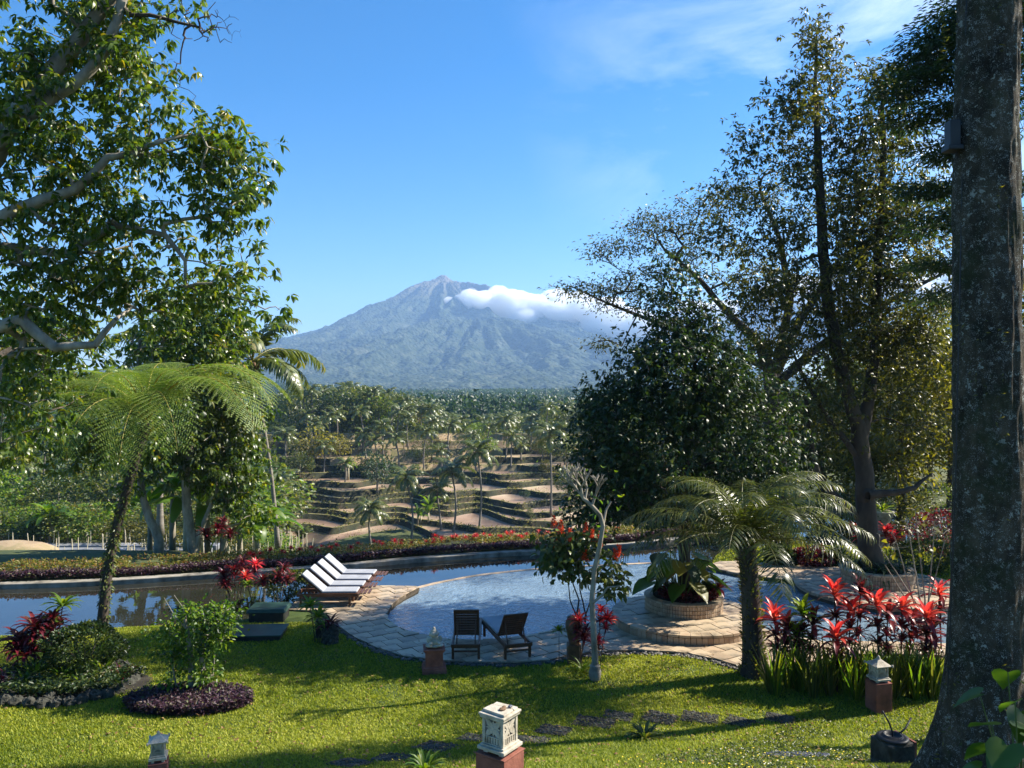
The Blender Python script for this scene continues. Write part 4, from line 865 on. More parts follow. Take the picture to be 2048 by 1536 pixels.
for (bx_, by_, cx_, cy_2, s, lab) in [(822,1078,811,958,1.15,'coconut palm with bowed trunk, left one of the three palms before the dark terraces'),(906,1064,903,945,1.2,'coconut palm standing between two leaning palms low on the terraces'),
        (883,1060,873,982,.85,'short coconut palm crowded under the taller palm on the terraces'),(958,1056,954,905,1.15,'coconut palm with the longest slender trunk rising from the lowest terraces'),(1102,1028,1100,872,1.2,'tall coconut palm at the right end of the terraces'),
        (1011,918,1011,842,.95,'coconut palm on the upper right terraces with a clear straight trunk'),(864,925,866,845,.9,'coconut palm on the upper terraces in front of the tree belt'),(897,905,900,850,.95,'leafy low coconut palm beside the slim upper terrace palm'),
        (743,1094,740,1022,.95,'blue green young palm above the lowest muddy terrace'),(557,1105,555,970,1.1,'slender palm in front of the left terraces'),(571,948,570,870,.95,'palm behind the rounded bushy tree on the left terraces'),
        (1042,922,1042,892,.7,'small palm beside the upper right terrace palm'),(1060,905,1064,858,.9,'bushy palm right of the upper terrace palms'),(690,965,690,928,.6,'little palm among bananas on the terraced bank')]:
    b_ = gpix(bx_, by_); coconut(b_, P(cx_, cy_2, b_[1]), lab, 'coconut palms on the terraces', s)
for (bx_, by_, cx_, cy_2, s, lab) in [(602,1090,600,1068,.9,'young stemless palm with upright fronds by the lowest left terrace'),(575,1068,576,1050,.7,'smaller yellow green young palm left of the stemless one')]:
    b_ = gpix(bx_, by_); t = thing('young_palm', lab, 'palm', tuple(b_), 0, 'young palms')
    MB().tube([(0,0,-.2),(0,0,.7)], [.3,.2], 8).build('trunk', M['palm_bark'], t)
    for k in range(15): mk('frond', cf[0], t, loc=(0,0,.6), rot=(rng.uniform(-.3,.3), -.75+.55*k/15, k*2.399), scale=s*rng.uniform(.8,1.1))
# palms and small trees scattered along the upper terraces
for k in range(34):
    Yb = rng.uniform(160,187); px = rng.uniform(560,1190); x = (px-CX)/F*Yb; z = float(vh(np.array([x]), np.array([Yb]))[0])
    if k%5 < 3: coconut((x,Yb,z), (x+rng.normal()*.5,Yb,z+rng.uniform(4.5,8.5)), 'coconut palm scattered on the upper terraces below the tree belt', 'palms scattered on the upper terraces', rng.uniform(.7,.95), False)
    else: EXTRA.append((x,Yb,z,rng.uniform(2.5,5.5)))
# near coconut palm whose fronds show against the mountain
b_ = P(447,1104,33.); coconut((b_[0]+.8,38,-1.5), P(505,722,38), 'coconut palm behind the left trees with fronds hanging before the volcano', None, 1.0, True, .10)
b_ = P(250,1090,40.); coconut((b_[0],44,-2), P(330,690,44), 'coconut palm mostly hidden inside the left foliage', None, 1.05, True, .16)
# slim areca palms on the left
for (bx_, by_, cx_, cy_2) in [(43,1056,43,934),(56,1010,56,917),(84,1004,90,903)]:
    Yq = 92 if bx_ == 43 else 104; coconut(P(bx_, by_+20, Yq), P(cx_, cy_2, Yq), {43:'nearest slim palm of the three thin pale stems at the left edge',56:'middle slim palm of the three thin pale stems at the left edge',84:'right slim palm of the three thin pale stems at the left edge'}[bx_], 'slim areca palms at the left', .62, False, .13, 'areca_palm')
# crown variants for distant broadleaf trees
def far_crown(name, m, seed, n=1300, ls=(.55,.4), shape=((0,0,.56),(.60,.60,.50)), lobes=7):
    cs = inell((0,0,0), (1,1,1), lobes, .5, .3, seed)*np.array([.62,.62,.5]); c_ = []
    for q in cs: c_.append(inell(q, (.48,.48,.42), n//lobes, .72, .35, seed+3))
    c_ = np.concatenate(c_); u = nrm(c_); c2 = c_*np.array(shape[1])+np.array(shape[0])
    return mesh_np(name, *(lambda t_: (t_[0], t_[1]))(q_ := leaves(c2, u+rng.normal(size=c2.shape)*.5+[0,0,-.25], rng.normal(size=c2.shape)*.4+u*.6+[0,0,.6], ls[0]*.1*rng.uniform(.6,1.4,len(c2)), ls[1]*.1, False)), q_[2], mats=[m])
FC = {k: [far_crown('crown', M[k], 400+j*9+i*31) for j in range(3)] for i, k in enumerate(('leaf_mid','leaf_dark','leaf_olive','leaf_cool','leaf_yellow','leaf_bright'))}
tkm = MB().tube([(0,0,-.12),(.01,0,.25),(-.01,.01,.45),(0,0,.7)], [.03,.024,.018,.006], 6).tube([(0,0,.25),(.16,.04,.5),(.26,.05,.66)], [.014,.01,.004], 5).tube([(0,0,.3),(-.14,-.06,.5),(-.25,-.05,.62)], [.013,.01,.004], 5).mesh('trunk', M['bark_pale'], True)
def far_tree(x, y, z, h, kind, label, group, wide=1.0, j=None):
    t = thing('broadleaf_tree', label, 'tree', (x,y,z), rng.random()*6.3, group)
    mk('trunk', tkm, t, scale=(h,h,h)); mk('crown', FC[kind][rng.integers(3) if j is None else j], t, scale=(h*wide,h*wide,h), kind='stuff'); return t
for px, py, top, kind, wd, lab in [(624,930,840,'leaf_yellow',1.1,'rounded bushy tree with several pale stems left of the tan upper terraces'),(754,990,895,'leaf_cool',.75,'narrow grey green tree in the middle of the terraced slope'),(600,950,905,'leaf_mid',1.2,'low green tree at the left end of the terraces'),(930,900,868,'leaf_mid',1.1,'small green tree on the upper terrace edge'),
        (1130,930,868,'leaf_mid',1.2,'green tree on the upper right terraces next to the dark tree'),(1085,915,880,'leaf_olive',1.1,'small olive tree behind the right terrace palm'),(1150,1000,930,'leaf_mid',1.0,'leafy tree at the right foot of the terraces'),(1050,1000,978,'leaf_cool',.8,'small dark shrub tree standing on a middle terrace'),(1062,1040,1015,'leaf_mid',.7,'small shrub tree low on the right terraces')]:
    b_ = gpix(px, py); far_tree(b_[0], b_[1], b_[2]-.1, (py-top)/F*b_[1]*1.02, kind, lab, None, wd)
for k, (x, Yb, z, h) in enumerate(EXTRA): far_tree(x, Yb, z-.2, h, ['leaf_mid','leaf_bright','leaf_yellow','leaf_olive'][k%4], 'small leafy tree scattered on the upper terraces below the tree belt', 'small trees on the upper terraces', 1.2)
# tree belt above the terraces
n_ = 0; pts_ = []
for k in range(1500):
    if n_ >= 165: break
    px = rng.uniform(545,1240); Yb = rng.uniform(187,262) if px < 900 else rng.uniform(191,262); x = (px-CX)/F*Yb
    if any(abs(px-q[0]) < 5 and abs(Yb-q[1]) < 7 for q in pts_): continue
    pts_.append((px,Yb)); f = (Yb-187)/75; z = float(np.interp(Yb, [180,260], [zk[-1],zk[-1]-3]))
    topy = np.interp(px, [545,600,700,780,850,930,1000,1100,1150,1240], [790,766,762,770,800,845,830,815,800,780])+rng.uniform(0,26)
    h = np.clip((H-(topy-CY)/F*Yb)-z, 3.5, 14)
    if rng.random() < .5: coconut((x,Yb,z), (x+rng.normal()*.6,Yb,z+h*.86), 'coconut palm in the dense tree belt above the terraces', 'palms in the tree belt above the terraces', rng.uniform(.8,1.05), False)
    else: far_tree(x, Yb, z, h, ['leaf_mid','leaf_dark','leaf_olive','leaf_bright','leaf_yellow','leaf_mid'][rng.integers(6)], 'broad leaved tree in the dense tree belt above the terraces', 'broad trees in the belt above the terraces', rng.uniform(.8,1.15))
    n_ += 1
# left slope: mass of trees below the garden
pts_ = []
for k in range(700):
    if len(pts_) >= 75: break
    r_ = rng.uniform(-.70,-.32); Yb = rng.uniform(88,185); x = r_*Yb
    if any(math.hypot(x-q[0], Yb-q[1]) < 5 for q in pts_): continue
    pts_.append((x,Yb)); z = float(vh(np.array([x]), np.array([Yb]))[0]) if x > -94 else -14; topy = rng.uniform(905,960) if Yb < 120 else rng.uniform(865,915)
    h = np.clip(H-(topy-CY)/F*Yb-z, 4, 13)
    far_tree(x, Yb, z, h, ['leaf_mid','leaf_cool','leaf_mid','leaf_olive','leaf_bright'][rng.integers(5)], 'leafy tree in the green mass on the valley slope at the left', 'trees on the left valley slope', 1.1)
# trees far out on the plain: one wood nobody could count
def wood(name, label, xs_, ys_, hs, kind, m, zf, ls=.9):
    c_ = []; 
    for x, y, h in zip(xs_, ys_, hs):
        q = inell((x,y,zf(x,y)+h*.6), (h*.34,h*.34,h*.45), 34, .7, .3, 5); c_.append(q)
    c_ = np.concatenate(c_); n__ = len(c_); hh = np.repeat(hs, 34)
    o = mk(name, LB().add(leaves(c_, rng.normal(size=(n__,3))+[0,0,.2], rng.normal(size=(n__,3))*.5+[0,-.4,.7], hh*.17*rng.uniform(.7,1.3,n__), hh*.12, False)).mesh(name, M[m]), kind='stuff'); o['label'] = label; return o
def pz(x, y): return float(plat_z(np.array([x]), np.array([y]))[0])
Nw = 3000; yy = 265+ (rng.random(Nw)**1.4)*650; xx = rng.uniform(-.62,.62,Nw)*yy; wood('distant_wood', 'distant mixed wood spreading over the plain below the volcano', xx, yy, rng.uniform(7,11,Nw)+(yy-265)*.004, 'x', 'leaf_cool', pz)
Nw = 1500; yy = rng.uniform(880,1500,Nw); xx = rng.uniform(-.40,.45,Nw)*yy; wood('pine_forest', 'dark green pine forest ridge at the foot of the volcano', xx, yy, rng.uniform(12,17,Nw), 'x', 'leaf_cool', lambda x,y: -13-7*math.sin(x*.004+1)+3*math.sin(x*.011))
# far wooded hills at the left behind the garden trees
Xh, Yh = np.meshgrid(np.linspace(-520,-110,160), np.linspace(260,560,60)); u = (Yh-260)/300
Zh = -24+ (24+8*np.exp(-((Xh+330)/120)**2))*smooth(u*1.3)*smooth((-110-Xh)/120)+(vn(Xh*.12,Yh*.12,77)+.6*vn(Xh*.3,Yh*.3,78))*4.5
mk('wooded_hill', grid('wooded_hill', Xh, Yh, Zh, [pinem]), kind='structure')
# shrubs between the staked plot and the slope trees
for k in range(46):
    r_ = rng.uniform(-.66,-.30); Yb = rng.uniform(66,86); x = r_*Yb
    if Yb < 71 and r_ < -.47: Yb += 8; x = r_*Yb
    far_tree(x, Yb, float(vh(np.array([x]), np.array([Yb]))[0])-.3, rng.uniform(1.8,4.2), ['leaf_mid','leaf_bright','leaf_olive','leaf_mid'][rng.integers(4)], 'low leafy shrub in the thicket behind the staked plot', 'shrubs behind the staked plot', 1.5)
# bananas
def blade(name, m, L, W, droop, k=8, rise_=1.0, tears=True):
    b = LB(); p = np.zeros(3); e = rise_; V = []
    for j in range(k+1):
        t = j/k; wj = W*.5*max(.06, math.sin(math.pi*min(1,(.06+.92*t)))**.6) if t > .12 else .02
        u = np.array([-math.sin(e),0,math.cos(e)]); V += [p+np.array([0,wj,0])+u*wj*.35, p, p-np.array([0,wj,0])+u*wj*.35]
        p = p+np.array([math.cos(e),0,math.sin(e)])*L/k; e -= droop/k*(.5+t)
    V = np.array(V); f = []
    for j in range(k): a = 3*j; f += [[a,a+1,a+4],[a,a+4,a+3],[a+1,a+2,a+5],[a+1,a+5,a+4]]
    b.add((V, np.array(f), np.full(len(V), rng.uniform(.2,.9)))); return b.mesh(name, m)
bl_ = [blade('leaf', M['leaf_bright'], 2.1, .5, dr, 9, ri) for dr, ri in ((1.2,1.35),(1.8,1.1),(2.0,.8),(2.3,.6))]
bfr = [blade('leaf', M['leaf_bright'], 2.1, .5, dr, 9, ri) for dr, ri in ((1.6,1.2),(2.2,.9))]
def banana(base, h, label, s=1.0, stems=1, group='banana plants behind the pond wall'):
    t = thing('banana_plant', label, 'banana plant', tuple(base), rng.random()*6, group)
    for q in range(stems):
        ox, oy = (0,0) if q == 0 else (rng.uniform(-.8,.8)*s, rng.uniform(-.5,.5)*s); hq = h*(1 if q == 0 else rng.uniform(.5,.9))
        MB().tube([(ox,oy,-.1),(ox,oy,hq*.5),(ox+.03,oy,hq)], [.13*s,.11*s,.07*s], 8).build('stem', M['stake'] if q else M['bark_pale'], t, True)
        for k in range(8): mk('leaf', (bl_+bfr)[rng.integers(6)], t, loc=(ox+.03,oy,hq-.05), rot=(rng.uniform(-.3,.3), rng.uniform(-.2,.2), k*2.399+q), scale=s*rng.uniform(.8,1.1))
for px, py, h, s, st, lab in [(345,1128,1.5,1.05,2,'banana clump left of the forked pale trunk'),(415,1128,1.7,1.0,2,'banana clump right of the forked pale trunk'),(480,1122,1.3,1.0,2,'banana clump by the slim white trunk with drooping leaves'),(515,1118,1.0,.9,1,'small banana plant nearest the red hedge plants'),(300,1130,1.0,.9,1,'single banana plant at the left of the row behind the pond wall')]:
    Yb = 31.5; q = P(px, py, Yb); banana((q[0],Yb,float(vh(np.array([q[0]]),np.array([Yb]))[0])), h+.9, lab, s, st)
for px, py, s, lab in [(101,1092,1.25,'bright sunlit banana clump beside the staked plot at the left'),(693,960,1.4,'banana clump on the terraced bank left of the slope tree'),(722,900,1.2,'small banana plant on the tan upper terraces'),(858,1048,1.3,'dark banana clump at the foot of the palms'),(836,1050,1.1,'banana plant left of the dark clump at the foot of the palms')]:
    b_ = gpix(px, py); banana(b_, 2.0*s, lab, s, 2, None)
# staked vegetable plot on the left
b_ = MB(); 
pl = thing('staked_plot', 'muddy staked vegetable plot with pale bamboo poles beyond the pond wall', 'vegetable plot', (-37,62,-8.7))
bed = MB()
for k in range(9): bed.box((0,-8+2*k,.25), (22,1.2,.5))
bed.build('planting_row', mat('plastic_mulch', [(.16,.16,.17),(.30,.31,.33)], .5, .4, .3), pl, bevel=.1, kind='stuff')
stk = MB().tube([(0,0,0),(.02,0,.6),(0,0,1.25)], [.04,.035,.025], 5).mesh('stake', M['stake'])
for k in range(260):
    x, y = rng.uniform(-14,20), -8+2*rng.integers(9)+rng.normal()*.1; mk('stake', stk, pl, loc=(x,y,.35), rot=(rng.normal()*.06, rng.normal()*.06, 0), scale=rng.uniform(.8,1.25))
md = thing('earth_mound', 'bare brown earth mound beside the staked plot at the far left', 'mound', tuple(P(15,1115,64)))
MB().ell((0,0,0), (4.2,3,1.3), 20, 8).build('earth', tanm, md, True)
md = thing('grassy_mound', 'grassy orange tinted mound right of the sunlit bananas', 'mound', tuple(P(108,1135,60)))
MB().ell((0,0,0), (2.6,2,1.2), 20, 8).build('earth', lipm, md, True)

# ------------------------------------------------------------------ planting along the far wall
def cover(name, label, xs_, ys_, zs_, m, L=.11, W=.06, dens=900, thick=.25, kind_='stuff'):
    N = len(xs_); pos = np.stack([xs_, ys_, zs_+rng.random(N)*thick], 1)
    o = mk(name, LB().add(leaves(pos, rng.normal(size=(N,3))*[1,1,.4]+[0,-.2,.35], rng.normal(size=(N,3))*.45+[0,0,1], L*rng.uniform(.6,1.3,N), W, False, fold=.2)).mesh(name, M[m]), kind=kind_); o['label'] = label; return o
N = 30000; xx = rng.uniform(-24,12,N); q = rng.random(N)**1.3; yy = wally(xx)+.38+q*.5; cover('ground_cover', 'low dark purple edging plants along the top of the pond wall', xx, yy, .05+.08*vn(xx*1.3,yy,5), 'purple', .10, .06, thick=.17)
N = 30000; xx = rng.uniform(-24,12,N); yy = wally(xx)+.75+rng.random(N)*1.75; k_ = fbm(xx*.5, yy*.5, 15) > .33; xx, yy = xx[k_], yy[k_]
cover('flower_bank', 'yellow green and orange low hedge planting behind the purple edging', xx, yy, .04+.14*vn(xx*.9,yy,8), 'hedge', .10, .05, thick=.17)
N = 16000; xx = rng.uniform(-75,60,N); yy = 187.5+rng.random(N)*16; cover('undergrowth', 'dense undergrowth along the foot of the tree belt', xx, yy, zk[-1]+3.4*vn(xx*.13,yy*.2,44)*rng.random(N), 'leaf_mid', .75, .5, thick=.6)
# weeds and straw along the terrace banks
N = 34000; kk = rng.integers(0, K, N); xx = rng.uniform(-80,62,N); rws = terr_rows(xx); yy = rws[kk, np.arange(N)]+rng.uniform(-.1,1.1,N); fz = rng.random(N)
zz = zk[kk]+.05-np.where(yy < rws[kk, np.arange(N)]+.35, fz*np.where(kk > 0, zk[kk]-zk[np.maximum(kk-1,0)], .8), 0); c_ = fbm(xx*.35, yy*.35, 45) > .40; xx, yy, zz, kk = xx[c_], yy[c_], zz[c_], kk[c_]
cover('terrace_weeds', 'rough grass and straw growing along the banks of the rice terraces', xx, yy, zz, 'straw', .42, .2, thick=.2)
N = 16000; xx = rng.uniform(-80,62,N); yy = rng.uniform(122,188,N); zz = vh(xx, yy); c_ = fbm(xx*.12, yy*.2, 47) > .52; cover('rice_stubble', 'sparse green seedlings and stubble on the terraces', xx[c_], yy[c_], zz[c_], 'straw', .3, .1, thick=.1)
# cordylines: red rosettes on thin canes
ros_red = [straps(26, .42, .075, 1.35, .95, .9, k=4).mesh('leaf_rosette', M['red']) for _ in range(3)]
ros_wine = [straps(26, .42, .08, 1.3, .95, 1.0, k=4).mesh('leaf_rosette', M['wine']) for _ in range(3)]
ros_green = [straps(26, .42, .085, 1.3, .95, .9, k=4).mesh('leaf_rosette', M['leaf_bright']) for _ in range(2)]
def cordyline(base, canes, label, group=None, s=1.0, lower='wine'):
    """canes: (dx, dy, height, kind)"""
    t = thing('cordyline', label, 'cordyline', tuple(base), 0, group)
    for dx, dy, h, kd in canes:
        MB().tube([(dx*.3,dy*.3,-.05),(dx*.6,dy*.6,h*.5),(dx,dy,h)], [.016*s,.014*s,.011*s], 5).build('cane', M['bark_dark'], t)
        rs = {'r':ros_red,'w':ros_wine,'g':ros_green}[kd]; mk('leaf_rosette', rs[rng.integers(len(rs))], t, loc=(dx,dy,h-.02), rot=(rng.normal()*.12, rng.normal()*.12, rng.random()*6.3), scale=s*rng.uniform(.85,1.15), kind='stuff')
        if kd != 'g' and h > .5: mk('leaf_rosette', ros_wine[rng.integers(3)], t, loc=(dx*.9,dy*.9,h*.82), rot=(0,0,rng.random()*6), scale=s*.8, kind='stuff')
    return t
HP = [(563,1106),(581,1105),(599,1107),(623,1098),(643,1110),(661,1110),(672,1104),(701,1107),(716,1105),(748,1114),(766,1090),(788,1099),(804,1083),(824,1102),(853,1092),(867,1082),(870,1074),(883,1097),(912,1080),(930,1090),(950,1076),(952,1082),(968,1080),(980,1078),(998,1088),(1014,1082),(1024,1080),(1038,1075),(1053,1078),(1078,1072),(1095,1068),(1120,1062),(1170,1062),(1200,1068),(1235,1066),(520,1110),(500,1112),(540,1118)]
for k, (px, py) in enumerate(HP):
    Yb = 27.5; 
    for _ in range(3): Yb = float(wally(np.array([(px-CX)/F*Yb]))[()] if np.ndim(wally(np.array([(px-CX)/F*Yb])))==0 else wally(np.array([(px-CX)/F*Yb]))[0])+rng.uniform(1.0,1.9)
    x = (px-CX)/F*Yb; hz = H-(py-2-CY)/F*Yb-.08
    cordyline((x,Yb,.08), [(0,0,max(.3,hz),'r')]+([(rng.uniform(-.2,.2),.1,max(.25,hz*.7),'r')] if k%3 == 0 else []), 'red topped cordyline on the hedge bank behind the pond wall', 'red cordylines along the pond hedge', rng.uniform(.32,.44))
# red and wine cordylines between the boxes and the pond, left of the loungers
for px, py, canes, s, lab in [(470,1205,[(0,0,.9,'w'),(-.35,.1,.75,'w'),(.3,0,.7,'r'),(.1,.3,1.05,'w'),(-.2,-.2,.55,'w')],.85,'wide dark red cordyline clump behind the green box at the pond bank'),
        (435,1160,[(0,0,1.1,'w'),(-.4,0,.9,'w'),(.4,.1,.9,'w'),(.1,.2,1.3,'w')],.85,'tall wine coloured cordyline clump at the pond wall left of the loungers'),
        (510,1215,[(0,0,1.15,'r'),(.2,.1,.7,'w'),(-.2,0,.6,'g')],.75,'single tall red cordyline by the green box'),
        (555,1210,[(0,0,.8,'w'),(.25,0,.7,'w'),(-.2,.1,.6,'g'),(.1,.3,.95,'w')],.8,'wine and green cordyline bush beside the white loungers')]:
    q = G0(px, py, 0) if py > 1180 else P(px,1135,26.2); cordyline((q[0],q[1],0 if py > 1180 else .1), canes, lab, None, s)
def bush(base, rx, rz, label, m, n=2600, L=.09, W=.05, name='shrub', stems=True, flat=1.0, ry=None, shell=.7):
    t = thing(name, label, 'shrub', tuple(base)); c_ = inell((0,0,rz*.95), (rx,ry or rx,rz), n, shell, .35, rng.integers(90)); c_ = c_[c_[:,2] > .02]
    mk('foliage', LB().add(leaves(c_, nrm(c_-[0,0,rz*.5])+rng.normal(size=c_.shape)*.6, rng.normal(size=c_.shape)*.5+[0,0,.9], L*rng.uniform(.6,1.3,len(c_)), W, False)).mesh('foliage', M[m]), t, kind='stuff')
    if stems:
        for k in range(5): a = k*1.3; MB().tube([(0,0,-.05),(math.cos(a)*rx*.3,math.sin(a)*rx*.3,rz*.7),(math.cos(a)*rx*.6,math.sin(a)*rx*.6,rz*1.3)], [.02,.015,.008], 5).build('stem', M['bark'], t)
    return t
q = G0(575,1192,0); bush((q[0],q[1],-.05), .62, .45, 'round dark green bush behind the wine cordyline next to the loungers', 'leaf_mid', 2600, .08, .045)
q = G0(170,1345,0); bush((q[0],q[1],0), .70, .55, 'large dense round dark shrub in the left rock bordered bed', 'leaf_dark', 5200, .08, .045)
# ------------------------------------------------------------------ loungers
def lounger(label, x, y, yaw, back, cushions, wood, group, L=1.95, W=.62, z=.052):
    t = thing('sun_lounger', label, 'sun lounger', (x,y,z), yaw, group); hz = .30; s0 = .62
    for s in (-1,1): MB().box((L/2, s*(W/2-.02), hz), (L, .045, .085)).build('side_rail', wood, t, bevel=.006)
    for xx in (.10, L-.22):
        for s in (-1,1): MB().box((xx, s*(W/2-.03), hz/2-.02), (.06, .055, hz-.03)).build('leg', wood, t, bevel=.006)
    for xx in (.0, L): MB().box((xx, 0, hz), (.04, W-.03, .08)).build('end_rail', wood, t, bevel=.006)
    MB().box((.12,0,.15), (.03, W-.12, .035)).build('stretcher', wood, t)
    sl_ = MB().box((0,0,0), (.07, W-.09, .018)).mesh('slat', wood)
    for k in range(13): mk('slat', sl_, t, loc=(s0+.08+k*.1, 0, hz+.035))
    br = bpy.data.objects.new('backrest', None); C.objects.link(br); br.parent = t; br.location = (s0+.03, 0, hz+.035); br.rotation_euler = (0, back, 0)  # leans back over the head end
    bl__ = .74
    for s in (-1,1): MB().box((-bl__/2, s*(W/2-.055), 0), (bl__, .05, .035)).build('side_rail', wood, br, bevel=.004)
    MB().box((-bl__+.02, 0, 0), (.05, W-.07, .036)).build('top_rail', wood, br, bevel=.004)
    for k in range(9): mk('slat', sl_, br, loc=(-.06-k*.075, 0, 0), scale=(.78,.93,1))
    e = Vector((s0+.03-bl__*.62*math.cos(back), 0, hz+.035+bl__*.62*math.sin(back)))
    for s in (-1,1): MB().tube([(e.x, s*.2, e.z-.01), (.16, s*.2, hz-.02)], .014, 6).build('prop_bar', wood, t)
    if cushions:
        MB().box(((L+s0)/2, 0, hz+.075), (L-s0-.05, W-.06, .055)).build('cushion', M['cushion'], t, bevel=.03)
        MB().box((-bl__/2+.01, 0, .055), (bl__+.02, W-.06, .055)).build('back_cushion', M['cushion'], br, bevel=.03)
    return t
LL = ['front white cushioned lounger, nearest of the four beside the pond','second white cushioned lounger from the front of the row of four','third white cushioned lounger from the front of the row of four','rearmost white cushioned lounger against the pond']
for k in range(4):
    q = G0(641-1.0*k, 1212, .05); lounger(LL[k], q[0]-.62+.05*k, q[1]+.20+.70*k, R(1.5-1.0*k), R(41), True, M['wood'], 'white cushioned loungers on the left paving', 1.62, .56)
q = G0(931, 1322, .05); lounger('upright backed dark teak lounger facing the pool, without a cushion', q[0], q[1]+.05, R(91), R(62), False, M['wood'], 'teak loungers on the near paving')
q = G0(1038, 1322, .05); o = lounger('dark teak lounger turned left with a pale cushion and lower backrest', q[0], q[1]+.1, R(108), R(52), False, M['wood'], 'teak loungers on the near paving')
MB().box((1.30,0,.38), (1.2,.58,.06)).build('cushion', M['cushion'], o, bevel=.02)
# ------------------------------------------------------------------ stone lanterns, pedestals and statue
def petal(b, c, a, l, w_, th, rot):
    """leaf shaped stone petal lying in the panel plane"""
    pts = [(0,0),(l*.3,w_*.5),(l*.65,w_*.42),(l,0),(l*.65,-w_*.42),(l*.3,-w_*.5)]; V = []
    for y in (-th/2, th/2):
        for (u,v) in pts: uu = u*math.cos(a)-v*math.sin(a); vv = u*math.sin(a)+v*math.cos(a); V.append((uu, y, vv))
    M_ = Matrix.Translation(c) @ Matrix.Rotation(rot,4,'Z'); b.add([M_@Vector(v) for v in V], [tuple(range(6)),tuple(range(11,5,-1))]+[(i,6+i,6+(i+1)%6,(i+1)%6) for i in range(6)])
def lantern(label, x, y, z, s, yaw, body_h, roof, ped, group='carved stone lanterns', relief=None):
    t = thing('stone_lantern', label, 'lantern', (x,y,z), yaw, group); st = M['stone']; h = s/2; pw = s*.7
    p = MB(); p.box((0,0,-ped/2), (s*1.38, s*1.38, ped)); po = p.build('pedestal', M['brickblk'], t, bevel=.008)
    MB().box((0,0,.012), (s*1.42, s*1.42, .02)).build('pedestal_top', M['brickblk'], t, bevel=.006)
    for sx in (-1,1):
        for sy in (-1,1): MB().box((sx*h*.75, sy*h*.75, .038), (s*.2, s*.2, .04)).build('foot', st, t, bevel=.004)
    MB().box((0,0,.075), (s*1.3, s*1.3, .035)).box((0,0,.103), (s*1.12, s*1.12, .022)).build('base_plate', st, t, bevel=.006)
    z0 = .115; 
    for sx in (-1,1):
        for sy in (-1,1): MB().box((sx*(h-s*.06), sy*(h-s*.06), z0+body_h/2), (s*.13, s*.13, body_h)).build('post', st, t, bevel=.004)
    for k in range(4):
        a = k*math.pi/2; pan = MB(); Rz = Matrix.Rotation(a,4,'Z')
        def bx(c, sz, rot=0): pan.box(Rz@Vector(c), sz, a)
        yy = -(h-.02); iw = s*.76; fz = z0+body_h*.30
        bx((0,yy,z0+body_h*.02), (iw,.03,body_h*.04)); bx((0,yy,fz), (iw,.03,body_h*.035)); bx((0,yy,z0+body_h*.985), (iw,.03,body_h*.03)); bx((0,yy+.006,z0+body_h*.16), (iw,.012,body_h*.26))
        for j in range(6): bx((-iw/2+iw*(j+.5)/6, yy-.004, z0+body_h*.16), (iw*.085,.016,body_h*.22))
        pc_ = Rz@Vector((0,yy,z0+body_h*.645)); ph = body_h*.33; dg = math.atan2(ph, iw/2)
        for sgn in (dg, math.pi-dg, -dg, math.pi+dg): petal(pan, pc_, sgn, math.hypot(iw/2,ph), s*.25, .026, a)
        for sgn, l_ in ((0,iw*.5),(math.pi,iw*.5),(math.pi/2,ph),(-math.pi/2,ph)): petal(pan, pc_, sgn, l_, s*.10, .018, a)
        dm = Matrix.Translation(pc_) @ Rz @ Matrix.Rotation(math.pi/2,4,'X'); q_ = [dm@Vector((s*.07*math.cos(i*.785), s*.07*math.sin(i*.785), zz)) for zz in (-.016,.016) for i in range(8)]
        pan.add(q_, [tuple(range(8))[::-1], tuple(range(8,16))]+[(i,(i+1)%8,8+(i+1)%8,8+i) for i in range(8)])
        pan.build('carved_panel', st, t)
    zt = z0+body_h
    if roof:
        b = MB(); n4 = 4; rows_ = [(s*1.02,0),(s*1.04,.012),(s*.86,s*.12),(s*.55,s*.27),(s*.26,s*.43),(s*.13,s*.5)]
        b.lathe([(r_*.98,zz_) for r_,zz_ in rows_], (0,0,zt), 4, math.pi/4); b.build('roof', st, t, bevel=.01)
        for k in range(4): a = math.pi/4+k*math.pi/2; MB().ell((s*1.0*math.cos(a), s*1.0*math.sin(a), zt+s*.06), (s*.09,s*.09,s*.13), 7, 5).build('corner_ornament', st, t, True)
        MB().lathe([(s*.14,0),(s*.16,s*.05),(s*.09,s*.09),(s*.12,s*.14),(s*.03,s*.26)], (0,0,zt+s*.48), 10).build('finial', st, t, True)
    else:
        MB().box((0,0,zt+.015), (s*1.16, s*1.16, .03)).box((0,0,zt+.04), (s*1.24, s*1.24, .025)).build('cap', st, t, bevel=.008)
        MB().prism([(-s*.5,-s*.56),(s*.18,-s*.52),(s*.16,s*.5),(-s*.42,s*.54)], zt+.054, zt+.078).build('top_slab', st, t, bevel=.005)
        MB().box((s*.36,0,zt+.064), (s*.3, s*1.0, .018), rz=.07).build('top_slab', st, t, bevel=.005)
        MB().ell((-.02,-.05,zt+.088), (.05,.035,.012), 8, 5).ell((.03,-.03,zt+.088), (.025,.02,.01), 8, 5).build('dry_leaves', M['terracotta'], t)
        MB().ell((.07,-.08,zt+.09), (.03,.022,.015), 8, 5).build('dark_pebble', M['pebble_blue'], t)
    if relief:
        b = MB(); rr_ = random.Random(3)
        for k in range(26): q = rr_.random(); b.ell((s*.70+.02, -.02+rr_.uniform(-.07,.07), -relief+rr_.uniform(-.08,.08)), (.035,.022,.022), 7, 5)
        b.build('carved_relief', M['stone'], t, True)
    return t
def zat(px, py, Yd): q = P(px, py, Yd); return q
q = zat(1000, 1500, 8.2); lantern('large flat topped carved stone lantern on its red block in the foreground', q[0], q[1], q[2]-.02, .262, R(-35+90), .265, False, q[2]-.02-float(gh(np.array([q[0]]),np.array([q[1]]))[0])+.1, relief=.13)
